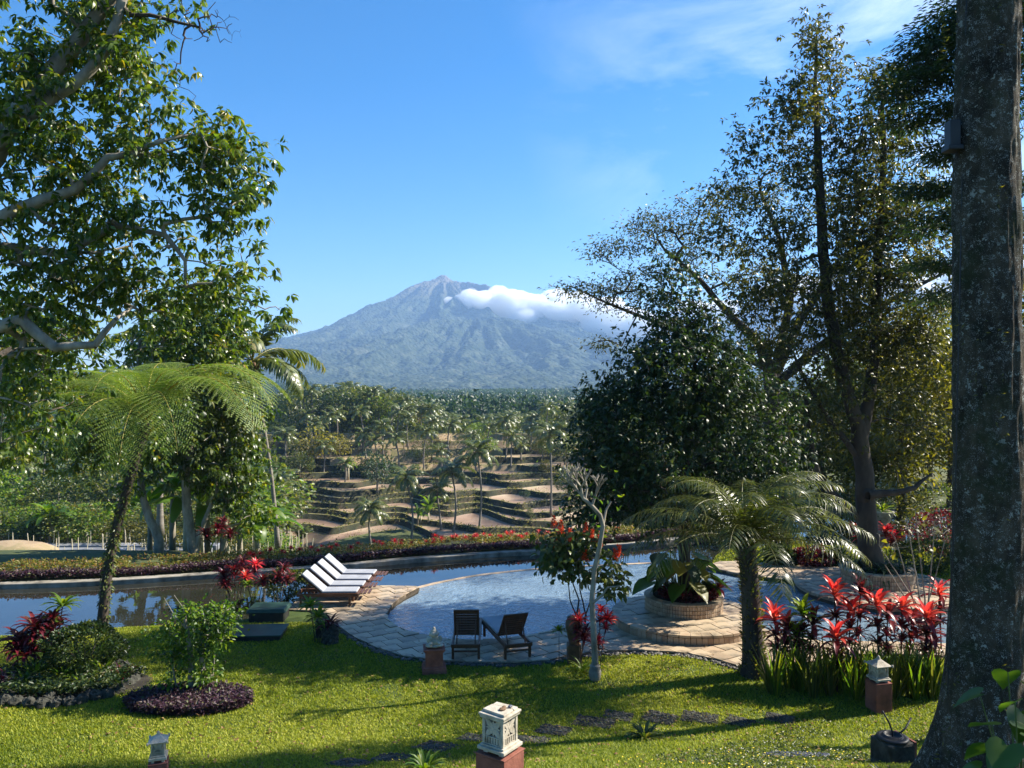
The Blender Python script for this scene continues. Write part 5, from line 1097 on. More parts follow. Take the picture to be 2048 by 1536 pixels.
q = zat(317, 1519, 10.2); lantern('small pagoda roofed stone lantern at the lower left of the lawn', q[0], q[1], q[2]-.03, .165, R(18), .165, True, q[2]-float(gh(np.array([q[0]]),np.array([q[1]]))[0])+.1)
MB().box((0,0,0), (.07,.07,.5), rz=.3).build('brick_stub', M['brickblk'], tag(mk('brick_post', None, loc=(q[0]+.28,q[1]-.1,q[2]-.33)), 'short red brick post beside the lower left lantern', 'post'))
q = gpix(1757, 1422); lantern('pagoda roofed stone lantern on a red block in front of the red cordylines', q[0], q[1], q[2]+.52, .235, R(12), .20, True, .60, relief=.2)
q = gpix(868, 1342); t = thing('brick_pedestal', 'stepped red brick pedestal carrying the small seated statue', 'pedestal', tuple(q), R(8)); pb = M['brick']
MB().box((0,0,.04), (.50,.50,.10)).box((0,0,.11), (.45,.45,.05)).build('plinth', pb, t, bevel=.006); MB().box((0,0,.28), (.36,.36,.32)).build('shaft', pb, t, bevel=.006)
MB().box((0,0,.455), (.41,.41,.035)).box((0,0,.485), (.45,.45,.03)).build('cap', pb, t, bevel=.006); 
b = MB(); 
for c_, r_ in [((0,0,.04),(.13,.12,.045)),((0,0,.12),(.10,.09,.09)),((0,-.01,.19),(.085,.075,.06)),((0,-.015,.275),(.078,.075,.065)),((0,0,.345),(.05,.05,.03)),((0,0,.38),(.028,.028,.04)),((0,-.08,.13),(.05,.03,.05)),((.10,-.02,.17),(.032,.035,.07)),((-.10,-.02,.17),(.032,.035,.07)),((.07,-.09,.11),(.035,.05,.03)),((-.07,-.09,.11),(.035,.05,.03)),
               ((.09,-.06,.06),(.065,.08,.035)),((-.09,-.06,.06),(.065,.08,.035)),((.07,0,.27),(.018,.02,.032)),((-.07,0,.27),(.018,.02,.032)),((0,-.075,.25),(.018,.02,.016)),((0,.02,.29),(.075,.05,.045))]: b.ell(tuple(v*(1.25 if i_ < 2 else 1.0) for i_, v in enumerate(c_)), (r_[0]*1.25, r_[1]*1.25, r_[2]), 14, 10)
so_ = b.build('stone_statue', M['stone'], None, True, loc=(q[0],q[1],q[2]+.50), rot=(0,0,R(14))); rm = so_.modifiers.new('r','REMESH'); rm.mode = 'VOXEL'; rm.voxel_size = .008; rm.use_smooth_shade = True
tag(so_, 'small pale seated guardian statue with pointed crown on the red pedestal', 'statue')
# tall clay urn on its block
q = gpix(1148, 1326); t = thing('clay_block', 'dark clay block under the tall urn', 'block', tuple(q)); MB().box((0,0,.2), (.30,.30,.42)).build('block', M['terracotta'], t, bevel=.02)
u_ = MB().lathe([(.10,0),(.115,.05),(.15,.2),(.19,.38),(.185,.46),(.14,.52),(.16,.56),(.13,.56),(.10,.50)], (0,0,0), 20).build('clay_urn', M['terracotta'], None, True, loc=(q[0],q[1],q[2]+.41)); tag(u_, 'tall brown clay urn beside the frangipani tree', 'urn')
# green utility boxes
q = G0(530, 1246, 0); t = thing('utility_box', 'raised green utility box with an overhanging lid at the pond edge', 'utility box', (q[0],q[1]+.35,-.02), R(2)); MB().box((0,0,.12), (.86,.62,.28)).build('box_body', M['black'], t, bevel=.01); MB().box((0,0,.31), (.98,.72,.10), taper=.92).build('lid', M['greenbox'], t, bevel=.012)
q = G0(500, 1283, 0); t = thing('utility_box', 'low flat green cover set in the lawn in front of the raised box', 'utility box', (q[0],q[1]+.42,-.02), R(4)); MB().box((0,0,.06), (1.30,.86,.14)).build('box_body', M['black'], t, bevel=.01); MB().box((0,0,.145), (1.36,.92,.035)).build('lid', M['greenbox'], t, bevel=.01)
# stepping slabs of dark pebbles
SLAB = [(700,1528,.8,.5),(785,1518,.8,.5),(872,1496,.85,.55),(945,1478,.6,.4),(1062,1482,.7,.45),(1108,1462,.75,.5),(1188,1446,.8,.5),(1236,1434,.7,.4),(1320,1438,.7,.5),(1400,1438,.8,.5),(1478,1446,.7,.45),(1560,1440,.7,.42)]
SL = ['first','second','third','fourth','fifth','sixth','seventh','eighth','ninth','tenth','eleventh','twelfth']
slab_polys = []
for k, (px, py, sx, sy) in enumerate(SLAB):
    q = gpix(px, py); sz_ = .78; sx *= rng.uniform(.85,1.15); a = R(-28+rng.uniform(-12,12)); t = thing('pebble_slab', 'dark pebbled stepping slab in the lawn, %s of the row counted from the left' % SL[k], 'stepping stone', tuple(q), 0, 'pebbled stepping slabs'); 
    pol = [(math.cos(a)*u_-math.sin(a)*v_, math.sin(a)*u_+math.cos(a)*v_) for u_, v_ in ((-sx*sz_/2,-sy*sz_*.62),(sx*sz_/2,-sy*sz_*.62),(sx*sz_/2,sy*sz_*.62),(-sx*sz_/2,sy*sz_*.62))]
    slab_polys.append([(q[0]+p_[0], q[1]+p_[1]) for p_ in pol])
    n0 = np.array([float(gh(np.array([q[0]+p_[0]]), np.array([q[1]+p_[1]]))[0])-q[2] for p_ in pol])
    b = MB().add([(p_[0],p_[1],n0[i]-.05) for i, p_ in enumerate(pol)]+[(p_[0],p_[1],n0[i]+.014) for i, p_ in enumerate(pol)], [(3,2,1,0),(4,5,6,7),(0,1,5,4),(1,2,6,5),(2,3,7,6),(3,0,4,7)]); b.build('slab', M['soil'], t)
    me = pebbles('pebbles', '', poly=slab_polys[-1], n=150, size=.034, m='rock'); po = mk('pebbles', me, t, loc=(-q[0],-q[1],-q[2]), kind='stuff')
q = gpix(1592, 1513); t = thing('pebble_mat', 'bluish round pebble bed in the shaded grass near the mossy trunk', 'pebble bed', tuple(q)); pol = [(q[0]+.50*math.cos(i*.5236), q[1]+.32*math.sin(i*.5236)) for i in range(12)]
mk('pebbles', pebbles('pebbles', '', poly=pol, n=420, size=.032, m='pebble_blue'), t, loc=(-q[0],-q[1],-q[2]+.01), kind='stuff'); slab_polys.append(pol)
# concrete stump with black ring and cables
q = gpix(1785, 1528); t = thing('concrete_block', 'mossy concrete block with a black ring and cable by the trunk', 'concrete block', tuple(q), R(15))
MB().box((0,0,.12), (.40,.38,.42)).build('block', M['rock'], t, bevel=.03); MB().box((.20,0,.16), (.03,.37,.36)).build('brick_facing', M['brickblk'], t)
MB().lathe([(.19,0),(.20,.02),(.19,.035),(.15,.04),(.13,.03),(.12,.06),(.10,.06),(.095,.02)], (0,0,.33), 30).build('ring', M['black'], t, True)
MB().tube([(0,0,.35),(.0,.0,.42),(-.06,0,.56),(-.14,.02,.70)], .011, 7).build('cable', M['black'], t, True); MB().tube([(.1,0,.38),(.25,.05,.42),(.38,.1,.52)], .012, 7).build('cable', M['black'], t, True)
# small things in the garden beyond the pool
q = P(1862,1078,33.); t = tag(MB().lathe([(.10,0),(.11,.03),(.06,.08),(.09,.2),(.11,.36),(.08,.5),(.05,.56),(.07,.62),(.02,.72)], (0,0,0), 16).build('white_statue', M['white'], None, True, loc=(q[0],q[1],-.2)), 'slim white garden statue across the far water', 'statue')
q = P(1838,1070,34.); t = tag(MB().lathe([(.12,0),(.12,.2),(.07,.28),(.12,.42),(.03,.6)], (0,0,0), 14).build('white_statue', M['white'], None, True, loc=(q[0],q[1],-.2)), 'smaller white statue left of the slim one across the far water', 'statue')
q = P(1765,1060,31.); t = thing('stone_urn', 'ochre stone urn with a plant beyond the tall tree', 'urn', (q[0],q[1],-.15)); MB().lathe([(.25,0),(.25,.5),(.18,.6),(.3,.8),(.42,1.1),(.45,1.15),(.38,1.15)], (0,0,0), 18).build('urn', M['stone'], t, True)
mk('plant', straps(24,.6,.08,1.3,.9,1).mesh('plant', M['leaf_bright']), t, loc=(0,0,1.15), kind='stuff')

# ------------------------------------------------------------------ frangipani and its companions
q = gpix(1190, 1362); Yf = q[1]; t = thing('frangipani', 'nearly leafless pale frangipani with stubby forked twigs in front of the pool', 'tree', tuple(q))
def tw_(pts, r): return [(*(P(a, b_, Yf+dy)), rr_) for (a, b_, dy), rr_ in zip(pts, r)]
tr = [tw_([(1190,1362,0),(1190,1310,0),(1187,1260,0),(1184,1200,.05),(1189,1140,.05),(1199,1095,0),(1206,1052,0),(1200,1030,0)], [.075,.068,.06,.056,.052,.048,.046,.044]),
      tw_([(1200,1030,0),(1184,1012,0),(1166,996,0)], [.045,.04,.034]), tw_([(1206,1050,0),(1212,1020,.1),(1222,1003,.15)], [.03,.024,.018]), tw_([(1186,1205,0),(1205,1190,-.1),(1215,1175,-.15),(1240,1172,-.2)], [.03,.026,.02,.012])]
rs_ = random.Random(5)
def fork(p, d, l, r_, lev):
    e = p+d*l; tr.append([(*p,r_),(*e,r_*.85)])
    if lev > 0:
        for k in range(rs_.choice((2,3,3))):
            nd = nrm(d*.75+np.array([rs_.uniform(-.85,.85),rs_.uniform(-.7,.7),rs_.uniform(.1,.8)])); fork(e, nd, l*rs_.uniform(.65,.9), r_*.72, lev-1)
for p_, d in (((1166,996),(-.55,0,.8)),((1170,1000),(.2,.3,1)),((1166,996),(-.2,-.3,.9)),((1184,1012),(.35,.1,1))): fork(P(*p_, Yf), nrm(np.array(d, float)), .25, .028, 3)
Vs, Fs2, nn = [], [], 0
for s_ in tr:
    a_ = np.array(s_); V_, F_ = segs(a_[:-1,:3]-q, a_[1:,:3]-q, a_[:-1,3], a_[1:,3], 7); Vs.append(V_); Fs2.append(F_+nn); nn += len(V_)
mk('trunk', mesh_np('trunk', np.concatenate(Vs), np.concatenate(Fs2), smooth_=True, mats=[M['bark_pale']]), t, kind='stuff')
MB().lathe([(.06,0),(.105,.03),(.125,.12),(.125,.2),(.10,.27),(.11,.30),(.09,.33)], (0,0,.0), 14).build('trunk_collar', M['concrete'], t, True)
c_ = P(1190,1000,Yf)-q+rng.normal(size=(34,3))*[.35,.25,.3]; mk('foliage', LB().add(leaves(c_, rng.normal(size=c_.shape)+[0,0,.5], rng.normal(size=c_.shape), .13, .05, True)).mesh('foliage', M['leaf_bright']), t, kind='stuff')
# glossy shrub with orange flower spikes
b0 = gpix(1160,1330)+np.array([0,.5,0]); t = thing('flowering_shrub', 'tall shrub with bare dark stems and orange red flower spikes left of the frangipani', 'shrub', tuple(b0)); Yq = b0[1]
tr = [V3([(1162,1320,.022),(1150,1250,.02),(1158,1200,.017),(1140,1150,.014),(1130,1110,.01)],Yq),V3([(1165,1300,.02),(1172,1230,.018),(1160,1180,.015),(1155,1120,.01)],Yq+.1),V3([(1160,1250,.018),(1140,1200,.014),(1136,1160,.01)],Yq-.1),V3([(1168,1240,.016),(1185,1190,.014),(1178,1140,.01)],Yq)]
bl = [(1130,1110,Yq,46,36,.45,34),(1110,1085,Yq,30,25,.3,14),(1165,1085,Yq,36,30,.4,20),(1215,1140,Yq,34,34,.4,18),(1225,1175,Yq,20,20,.2,7),(1100,1120,Yq,20,16,.2,7),(1160,1150,Yq,24,20,.3,8)]
cl_ = blobs(bl, seed=500); build_tree(t, tr, cl_, M['bark_dark'], M['leaf_mid'], 9, (.19,.10), .17, .005, .45, .12, .05, True, .35, .8, sides=4, jit=.08, lower=.5)
for (px, py) in [(1122,1062),(1108,1052),(1172,1066),(1185,1078),(1112,1100),(1170,1118),(1238,1110),(1230,1118),(1200,1090),(1140,1078)]:
    c_ = P(px, py, Yq-.2)-b0; n_ = 90; hq = rng.random(n_)*.26; pos = np.stack([rng.normal(size=n_)*.035*(1-hq*3), rng.normal(size=n_)*.035*(1-hq*3), hq-.05], 1)+c_
    mk('flower_spike', LB().add(leaves(pos, rng.normal(size=(n_,3))+[0,0,.5], rng.normal(size=(n_,3)), .06, .03, False)).mesh('flower_spike', M['orange']), t, kind='stuff')
for px, py, canes, s, lab in [(1190,1352,[(.14,.1,1.3,'r'),(.02,-.15,.72,'r'),(.26,.1,1.12,'r')],.62,'bright red cordyline growing round the frangipani trunk'),(1158,1335,[(0,0,1.0,'r'),(.1,-.05,.7,'w')],.7,'bright red cordyline leaning over the clay urn'),
        (1118,1330,[(0,0,.75,'g')],.45,'thin green seedling left of the clay urn')]:
    q = gpix(px, py); cordyline(q, canes, lab, None, s)
q = gpix(1165,1345); t = thing('bulb_plant', 'low pale green strap leaved plant at the foot of the urn', 'plant', tuple(q)); mk('foliage', straps(22,.42,.04,1.3,.9,1.0).mesh('foliage', M['leaf_bright']), t, kind='stuff')
# ------------------------------------------------------------------ planters
def heart(name, m):
    pts = [(0,0),(-.10,.10),(-.13,.22),(-.02,.32),(.18,.36),(.42,.28),(.62,.13),(.78,0)]; P3 = pts+[(x_,-y_) for x_,y_ in pts[1:-1]][::-1]; V = []
    for (x_,y_) in P3: V.append((x_, y_, -.28*max(0,x_)**2+.18*abs(y_)))
    V.append((.2,0,-.03)); n_ = len(P3); return mesh_np(name, V, [[i,(i+1)%n_,n_] for i in range(n_)], np.full(len(V), rng.random()), True, [m])
hl = [heart('leaf', M[k]) for k in ('leaf_bright','leaf_mid','leaf_cool','leaf_mid')]
def big_leaf_plant(label, base, n_, s, hmin, hmax, sp_, hl=hl):
    t = thing('elephant_ear', label, 'plant', tuple(base))
    for k in range(n_):
        a = k*2.399; h = rng.uniform(hmin,hmax); r_ = sp_*rng.uniform(.3,1); e = np.array([math.cos(a)*r_, math.sin(a)*r_, h])
        MB().tube([(e[0]*.2,e[1]*.2,-.05),(e[0]*.6,e[1]*.6,h*.65),tuple(e)], [.014*s*2,.01*s*2,.007*s*2], 5).build('stalk', M['leaf_stalk'], t)
        mk('leaf', hl[k%len(hl)], t, loc=tuple(e), rot=(rng.normal()*.25, rng.uniform(.1,.75), a+rng.normal()*.3), scale=s*rng.uniform(.7,1.15))
M['leaf_stalk'] = mat('leaf_stalk', [(.06,.10,.02),(.10,.15,.03)], 5, .5, 0)
big_leaf_plant('cluster of broad heart shaped green leaves in the small round planter', (PC1[0]-.1, PC1[1]-.15, .26+.30), 36, .70, .3, 1.05, .85)
N = 2600; a = rng.random(N)*6.283; r_ = .74*np.sqrt(rng.random(N)); t = thing('purple_plant', 'dark purple edging plant spilling in the small round planter', 'plant', (PC1[0],PC1[1],.55)); pos = np.stack([r_*np.cos(a)+.1, r_*np.sin(a), rng.random(N)*.2], 1)
mk('foliage', LB().add(leaves(pos, rng.normal(size=(N,3))+[0,0,.4], rng.normal(size=(N,3))*.5+[0,0,1], .12, .06, False)).mesh('foliage', M['wine']), t, kind='stuff')
mk('leaf_rosette', ros_wine[0], t, loc=(.85,-.2,.25), kind='stuff')
t = thing('fern_clump', 'dark leafy ferns filling the planter under the tall tree', 'fern', (PC2[0],PC2[1],.48)); 
for k in range(16): a = k*2.4; mk('leaf_tuft', MB and straps(16,.62,.07,1.2,.9,1.2).mesh('leaf_tuft', M['leaf_dark']), t, loc=(.62*math.cos(a)*(.4+.6*(k%2)), .62*math.sin(a)*(.4+.6*(k%2)), 0), kind='stuff')
# planting on the garden island behind the walkway
for px, py, rx, rz, lab, m_ in [(1560,1128,.5,.28,'low dark shrub at the water edge left on the garden island','leaf_dark'),(1620,1130,.6,.3,'low purple brown shrub on the garden island behind the walkway','wine'),(1675,1132,.4,.3,'low green shrub beside the second planter','leaf_mid'),(1850,1140,.9,.5,'dark shrub right of the second planter','leaf_mid'),(1900,1110,1.2,.8,'leafy shrub behind the mossy trunk across the pool','wine'),(1680,1060,1.4,.7,'green shrub across the second pond','leaf_mid'),(1780,1062,1.6,.8,'olive shrub mass across the second pond','leaf_olive'),(1560,1062,1.6,.6,'long low hedge shrub at the far end of the second pond','leaf_mid'),(1450,1072,1.2,.5,'low green shrub right end of the flower bank','leaf_mid'),(1880,1058,1.6,1.0,'tall shrub at the far right of the second pond','leaf_mid')]:
    Yb = F*6/(py-CY); q = P(px, py, Yb); bush((q[0],q[1],0 if Yb < 30 else -.05), rx, rz, lab, m_, 1800, .12, .07)
for px, py, canes, s, lab in [(1772,1128,[(0,0,1.1,'r'),(.3,.1,.8,'r')],1.,'red cordyline just right of the tall tree trunk'),(1712,1110,[(0,0,.9,'w'),(.2,0,.6,'r')],.9,'small red cordyline left of the tall tree trunk')]: cordyline(G0(px, py, 0), canes, lab, None, s)
# ------------------------------------------------------------------ red cordylines, sword leaves and bare stems at the right
lf = {k: [straps(1, .44, .12, e_, 0, .8, k=5, crad=.01).mesh('leaf', M[m_]) for e_ in (1.35,.95,.55,.1)] for k, m_ in (('r','red'),('w','wine'),('g','leaf_bright'))}
k_r = lambda: rng.random()*6.283
def single_leaves(canes, base, label, s, nl=19):
    t = thing('cordyline', label, 'cordyline', tuple(base), 0, 'cordylines at the right end of the paving')
    for dx, dy, h, kd in canes:
        MB().tube([(dx*.3,dy*.3,-.05),(dx*.7,dy*.7,h*.5),(dx,dy,h)], [.018,.016,.012], 6).build('cane', M['bark_dark'], t)
        mk('lower_leaves', ros_wine[rng.integers(3)], t, loc=(dx*.9,dy*.9,h*.72), rot=(0,0,k_r()), scale=s*.8, kind='stuff'); mk('lower_leaves', ros_wine[rng.integers(3)], t, loc=(dx*.8,dy*.8,h*.52), rot=(0,0,k_r()), scale=s*.7, kind='stuff')
        for k in range(nl): mk('leaf', lf[kd if k < nl*.72 or kd == 'g' else 'w'][min(3,4*k//nl)], t, loc=(dx,dy,h-.09*k/nl), rot=(rng.normal()*.12, rng.normal()*.12, k*2.399+rng.normal()*.15), scale=s*rng.uniform(.8,1.15))
def at(px, py, Yd): return P(px, py, Yd)
for (px0, Yd, rs2, lab) in [(1560,14.9,[(1550,1228,'r'),(1572,1250,'w')],'small red cordyline nearest the stout palm'),(1608,14.8,[(1604,1215,'g'),(1628,1240,'w'),(1592,1262,'g')],'green and bronze cordyline between two red ones'),(1690,14.9,[(1672,1180,'r'),(1705,1212,'r'),(1722,1176,'w')],'largest bright red cordyline of the right cluster'),
        (1760,14.7,[(1748,1195,'r'),(1772,1222,'w')],'deep red cordyline above the right lantern'),(1800,15.2,[(1800,1205,'r'),(1820,1235,'w')],'red cordyline left of the mossy trunk, partly behind others'),(1850,14.6,[(1852,1222,'r'),(1868,1250,'w')],'wine red cordyline touching the mossy trunk'),(1885,16.5,[(1880,1178,'r')],'small red cordyline peeping out left of the mossy trunk'),
        (1675,14.4,[(1668,1262,'r')],'low red cordyline under the largest one'),(2040,12.5,[(2046,1060,'r'),(2040,1130,'r'),(2050,1180,'w')],'tall red cordyline at the right edge behind the mossy trunk')]:
    Yd += .95; x0 = (px0-CX)/F*Yd; z0 = float(gh(np.array([x0]), np.array([Yd]))[0]); single_leaves([((px-px0)/F*Yd, rng.uniform(-.15,.15), H-(py+8-CY)/F*Yd-z0, k_) for px, py, k_ in rs2], (x0, Yd, z0), lab, .92)
for k in range(26):
    px = 1545+k*13.2+rng.uniform(-6,6); Yd = rng.uniform(14.9,15.6); x = (px-CX)/F*Yd; z0 = float(gh(np.array([x]), np.array([Yd]))[0]); t = thing('sword_plant', 'clump of upright sword shaped green leaves in the row behind the right lantern', 'plant', (x,Yd,z0), 0, 'sword leaved plants in a row')
    mk('foliage', straps(22,1.0,.042,1.50,.22,.28,k=4,crad=.06).mesh('foliage', M['leaf_bright' if k%3 else 'leaf_mid']), t, kind='stuff')
b0 = np.array([(1848-CX)/F*16.2, 16.2, .05]); t = thing('bare_shrub', 'thin pale bare stemmed shrub with a few yellow green leaves before the mossy trunk', 'shrub', tuple(b0)); Yq = 16.2
tr = [V3([(1846,1310,.02),(a_,b__,.016),(c_2,d_2,.008)],Yq+k*.05) for k,(a_,b__,c_2,d_2) in enumerate([(1835,1230,1790,1075),(1840,1220,1758,1090),(1850,1200,1830,1020),(1855,1220,1870,1040),(1842,1210,1812,1032),(1850,1230,1890,1080),(1838,1240,1770,1130)])]
cl_ = blobs([(1770,1080,Yq,26,34,.3,8),(1800,1040,Yq,26,22,.3,8),(1840,1030,Yq,22,24,.3,6),(1875,1060,Yq,24,30,.3,8),(1820,1100,Yq,40,30,.4,8)], seed=540)
build_tree(t, tr, cl_, M['bark_pale'], M['leaf_yellow'], 5, (.16,.08), .12, .006, .4, .12, .1, True, .2, .8, sides=5, jit=.1, lower=.4, bare=.72)
# ------------------------------------------------------------------ bottom right corner plants
M['leaf_large'] = leafmat('leaf_large', [(.04,.09,.012),(.08,.15,.015),(.20,.24,.02)], .4, .4)
hl2 = [heart('leaf', M['leaf_large']) for _ in range(3)]
for base, n_, s, lab in [((3.86,5.95,2.1),14,.36,'large bright leaved plant at the lower right corner in front of the trunk roots'),((4.25,6.6,2.1),9,.34,'second bright leaved plant right of the trunk roots')]: big_leaf_plant(lab, base, n_, s, .7, 1.5, .3, hl2)
q = gpix(2010,1520); mk('leaf', heart('leaf', M['cocos']), tag(mk('dry_leaf', None, loc=(q[0],q[1],q[2]+.12)), 'curled yellow dead leaf on the ground at the lower right corner', 'leaf'), rot=(.4,.3,2.6), scale=.3)
for px, py, s, lab, m_ in [(1290,1478,.34,'dark green fern tuft growing between the stepping slabs','leaf_mid'),(850,1540,.30,'bright green leaf tuft at the bottom beside the large lantern','leaf_bright')]:
    q = gpix(px, py); t = thing('fern_tuft', lab, 'fern', tuple(q)); mk('foliage', straps(46,s,.05,1.35,1.0,1.0,k=4,crad=.05).mesh('foliage', M[m_]), t, kind='stuff')
# ------------------------------------------------------------------ left bed
bedc = gpix(115,1375)
soilm = MB().ell((0,0,0), (1.95,.95,.14), 30, 6).build('flower_bed', M['soil'], None, True, loc=(bedc[0],bedc[1]+.1,bedc[2]-.02), kind='structure')
RK = [(8,1404),(32,1408),(58,1409),(86,1411),(112,1410),(140,1407),(165,1402),(190,1397),(214,1391),(238,1382),(256,1370),(262,1352),(246,1342),(228,1338),(60,1340),(20,1395),(100,1398),(182,1392),(268,1362)]
for k, (px, py) in enumerate(RK):
    q = gpix(px, py+4); big = 1.6 if k in (11,12,13) else 1.0; b = MB().ell((0,0,.06), (.15*big,.12*big,.11*big), 9, 7); r9 = random.Random(k); b.v = [(v[0]*r9.uniform(.8,1.15), v[1]*r9.uniform(.8,1.15), v[2]*r9.uniform(.75,1.15)) for v in b.v]
    tag(b.build('rock', M['rock'], None, loc=tuple(q), rot=(0,0,k*1.3)), 'dark mossy rock in the border of the left bed', 'rock', 'border rocks of the left bed')
q = gpix(118,1383); tag(MB().lathe([(.17,0),(.17,.05),(.15,.06)], (0,0,0), 20).build('flat_stone', M['concrete'], None, loc=(q[0],q[1],q[2]+.1), rot=(.15,0,0)), 'round flat grey stone lying among the left bed rocks', 'stone')
brm = leafmat('bromeliad_leaf', [(.25,.30,.20),(.50,.30,.25),(.55,.50,.42),(.10,.16,.05)], .3, .4)
for px, py, s, lab in [(180,1372,.36,'large pink and white striped bromeliad at the front of the left bed'),(28,1372,.28,'pale bromeliad at the left end of the left bed'),(85,1362,.26,'small pale bromeliad in the middle of the left bed'),(232,1350,.24,'dark pink bromeliad between rocks at the right of the left bed')]:
    q = gpix(px, py); t = thing('bromeliad', lab, 'bromeliad', (q[0],q[1],q[2]+.08)); mk('foliage', straps(20,s,.055,.9,.9,.7,k=4).mesh('foliage', brm), t, kind='stuff')
for px, py, s, lab in [(70,1362,.52,'bright green fern clump at the left of the left bed'),(128,1368,.5,'bright green fern clump in the centre of the left bed'),(152,1360,.5,'upright green fern behind the striped bromeliad'),(205,1356,.55,'tallest light green fern clump at the right of the left bed'),(182,1350,.5,'light green fern clump beneath the round dark shrub')]:
    q = gpix(px, py); t = thing('fern_clump', lab, 'fern', (q[0],q[1],q[2]+.05)); mk('foliage', straps(30,s,.035,1.45,.5,.8,k=4,crad=.06).mesh('foliage', M['leaf_bright']), t, kind='stuff')
for px, py, canes, s, lab in [(70,1345,[(0,0,.95,'w'),(.25,.1,.7,'w'),(-.3,0,.65,'w')],1.15,'dark red broad leaved cordyline in the left bed'),(35,1350,[(0,0,.5,'w'),(.2,0,.4,'w')],1.1,'low dark cordyline at the left of the left bed'),(105,1335,[(0,0,1.0,'w'),(.1,.2,1.25,'g')],1.0,'tall dark cordyline next to the round shrub')]: cordyline(gpix(px, py), canes, lab, None, s)
N = 6500; a = rng.random(N)*6.283; r_ = np.sqrt(rng.random(N)); x = bedc[0]+1.75*r_*np.cos(a); y = bedc[1]+.1+.8*r_*np.sin(a); c_ = fbm(x*1.6, y*1.6, 88) > .40; x, y = x[c_], y[c_]
cover('bed_cover', 'low dark leafy cover filling the left bed', x, y, gh(x, y)+.08, 'leaf_dark', .09, .05, thick=.16)
for k, (px, py, m_) in enumerate([(45,1372,'leaf_bright'),(100,1375,'leaf_mid'),(160,1376,'leaf_bright'),(215,1362,'leaf_mid'),(240,1362,'wine'),(10,1375,'wine')]):
    q = gpix(px, py); t = thing('leaf_tuft', ['pale green','dark','light','mid green','wine red','dull red'][k]+' leaf tuft in the left bed, '+['left of the centre ferns','just behind the round grey stone','in front of the round shrub','beside the border rocks','between the border rocks on the right','at the picture edge'][k], 'plant', (q[0],q[1],q[2]+.06)); mk('foliage', straps(24,.34,.045,1.3,.8,.9,k=4,crad=.04).mesh('foliage', M[m_]), t, kind='stuff')
big_leaf_plant('papaya like seedling with light green leaves above the left bed', tuple(gpix(98,1335)), 8, .3, .8, 1.15, .3)
# ------------------------------------------------------------------ purple bed with thin shrub
qc = gpix(378,1408); N = 15000; a = rng.random(N)*6.283; r_ = np.sqrt(rng.random(N)); x = qc[0]+1.18*r_*np.cos(a); y = qc[1]+.62*r_*np.sin(a); zz = gh(x, y)
cover('purple_bed', 'oval bed of small dark purple leaves around the thin shrub', x, y, zz+.02, 'purple', .06, .045, thick=.0 or .17)
qs = gpix(385,1392); t = thing('thin_shrub', 'thin many stemmed shrub with light green leaves rising from the purple bed', 'shrub', tuple(qs)); Yq = qs[1]
tr = [V3([(378,1400,.075),(384,1340,.06),(378,1290,.042),(370,1230,.02)],Yq),V3([(388,1400,.07),(408,1350,.05),(400,1290,.035),(420,1240,.015)],Yq+.05),V3([(382,1395,.03),(352,1370,.02),(345,1330,.015),(360,1280,.01)],Yq-.05),V3([(396,1390,.03),(425,1350,.02),(430,1300,.012)],Yq+.1),V3([(365,1250,.014),(345,1225,.008),(328,1195,.004)],Yq),V3([(372,1240,.014),(366,1215,.008),(348,1190,.004)],Yq)]
bl = [(370,1250,Yq,40,30,.35,16),(420,1240,Yq,46,34,.4,26),(440,1262,Yq,30,26,.3,10),(340,1270,Yq,36,26,.3,10),(300,1275,Yq,20,8,.15,3),(380,1300,Yq,40,30,.3,14),(330,1300,Yq,30,20,.3,7),(395,1350,Yq,30,36,.3,14),(370,1385,Yq,34,20,.3,10),(330,1362,Yq,22,12,.2,5),(425,1345,Yq,14,24,.2,5),(395,1395,Yq,50,14,.3,12),(445,1215,Yq,24,20,.3,6)]
build_tree(t, tr, blobs(bl, seed=560), M['bark_pale'], M['leaf_bright'], 17, (.10,.065), .14, .006, .45, .1, .05, False, .2, .8, sides=4, jit=.1, lower=.4)
cl_ = blobs([(440,1235,Yq,34,30,.35,18),(410,1270,Yq,34,24,.3,12),(350,1320,Yq,30,20,.3,8)], seed=575); n_ = len(cl_)*16; cc_ = np.repeat(cl_, 16, 0)+rng.normal(size=(n_,3))*.09-qs
mk('leaves', LB().add(leaves(cc_, rng.normal(size=(n_,3)), rng.normal(size=(n_,3))*.5+[0,0,1], .075, .045, False)).mesh('leaves', M['leaf_cool']), t, kind='stuff')
# ------------------------------------------------------------------ stubby scaly trunk plants at the paving's left end
q = gpix(660,1287); t = thing('stubby_plant', 'stubby scaly black trunk topped by a dark red rosette at the paving edge', 'plant', tuple(q)); MB().tube([(0,0,-.05),(0,0,.2),(0,0,.42)], [.17,.19,.15], 12).build('trunk', M['rock'], t)
for k in range(44): a = k*2.399; z_ = .02+.40*k/44; b = MB().ell((0,0,0), (.055,.035,.045), 6, 5); 
scm = MB().ell((0,0,0), (.03,.055,.05), 6, 5).mesh('scale', M['rock'], True)
for k in range(44): a = k*2.399; mk('scale', scm, t, loc=(.175*math.cos(a), .175*math.sin(a), .02+.40*k/44), rot=(0,-.4,a))
mk('leaf_rosette', ros_wine[1], t, loc=(0,0,.42), scale=.85, kind='stuff')
cordyline(gpix(636,1287), [(0,0,.62,'g'),(-.2,.05,.85,'g'),(.08,.05,.35,'g')], 'yellow green cordyline left of the stubby dark trunk', None, .75)
MB().box((0,0,.22), (.18,.16,.45)).build('pot', M['rock'], tag(mk('stone_pot', None, loc=tuple(gpix(632,1286)+np.array([0,.35,0]))), 'rough pale stone block behind the yellow green cordyline', 'stone'), bevel=.03)
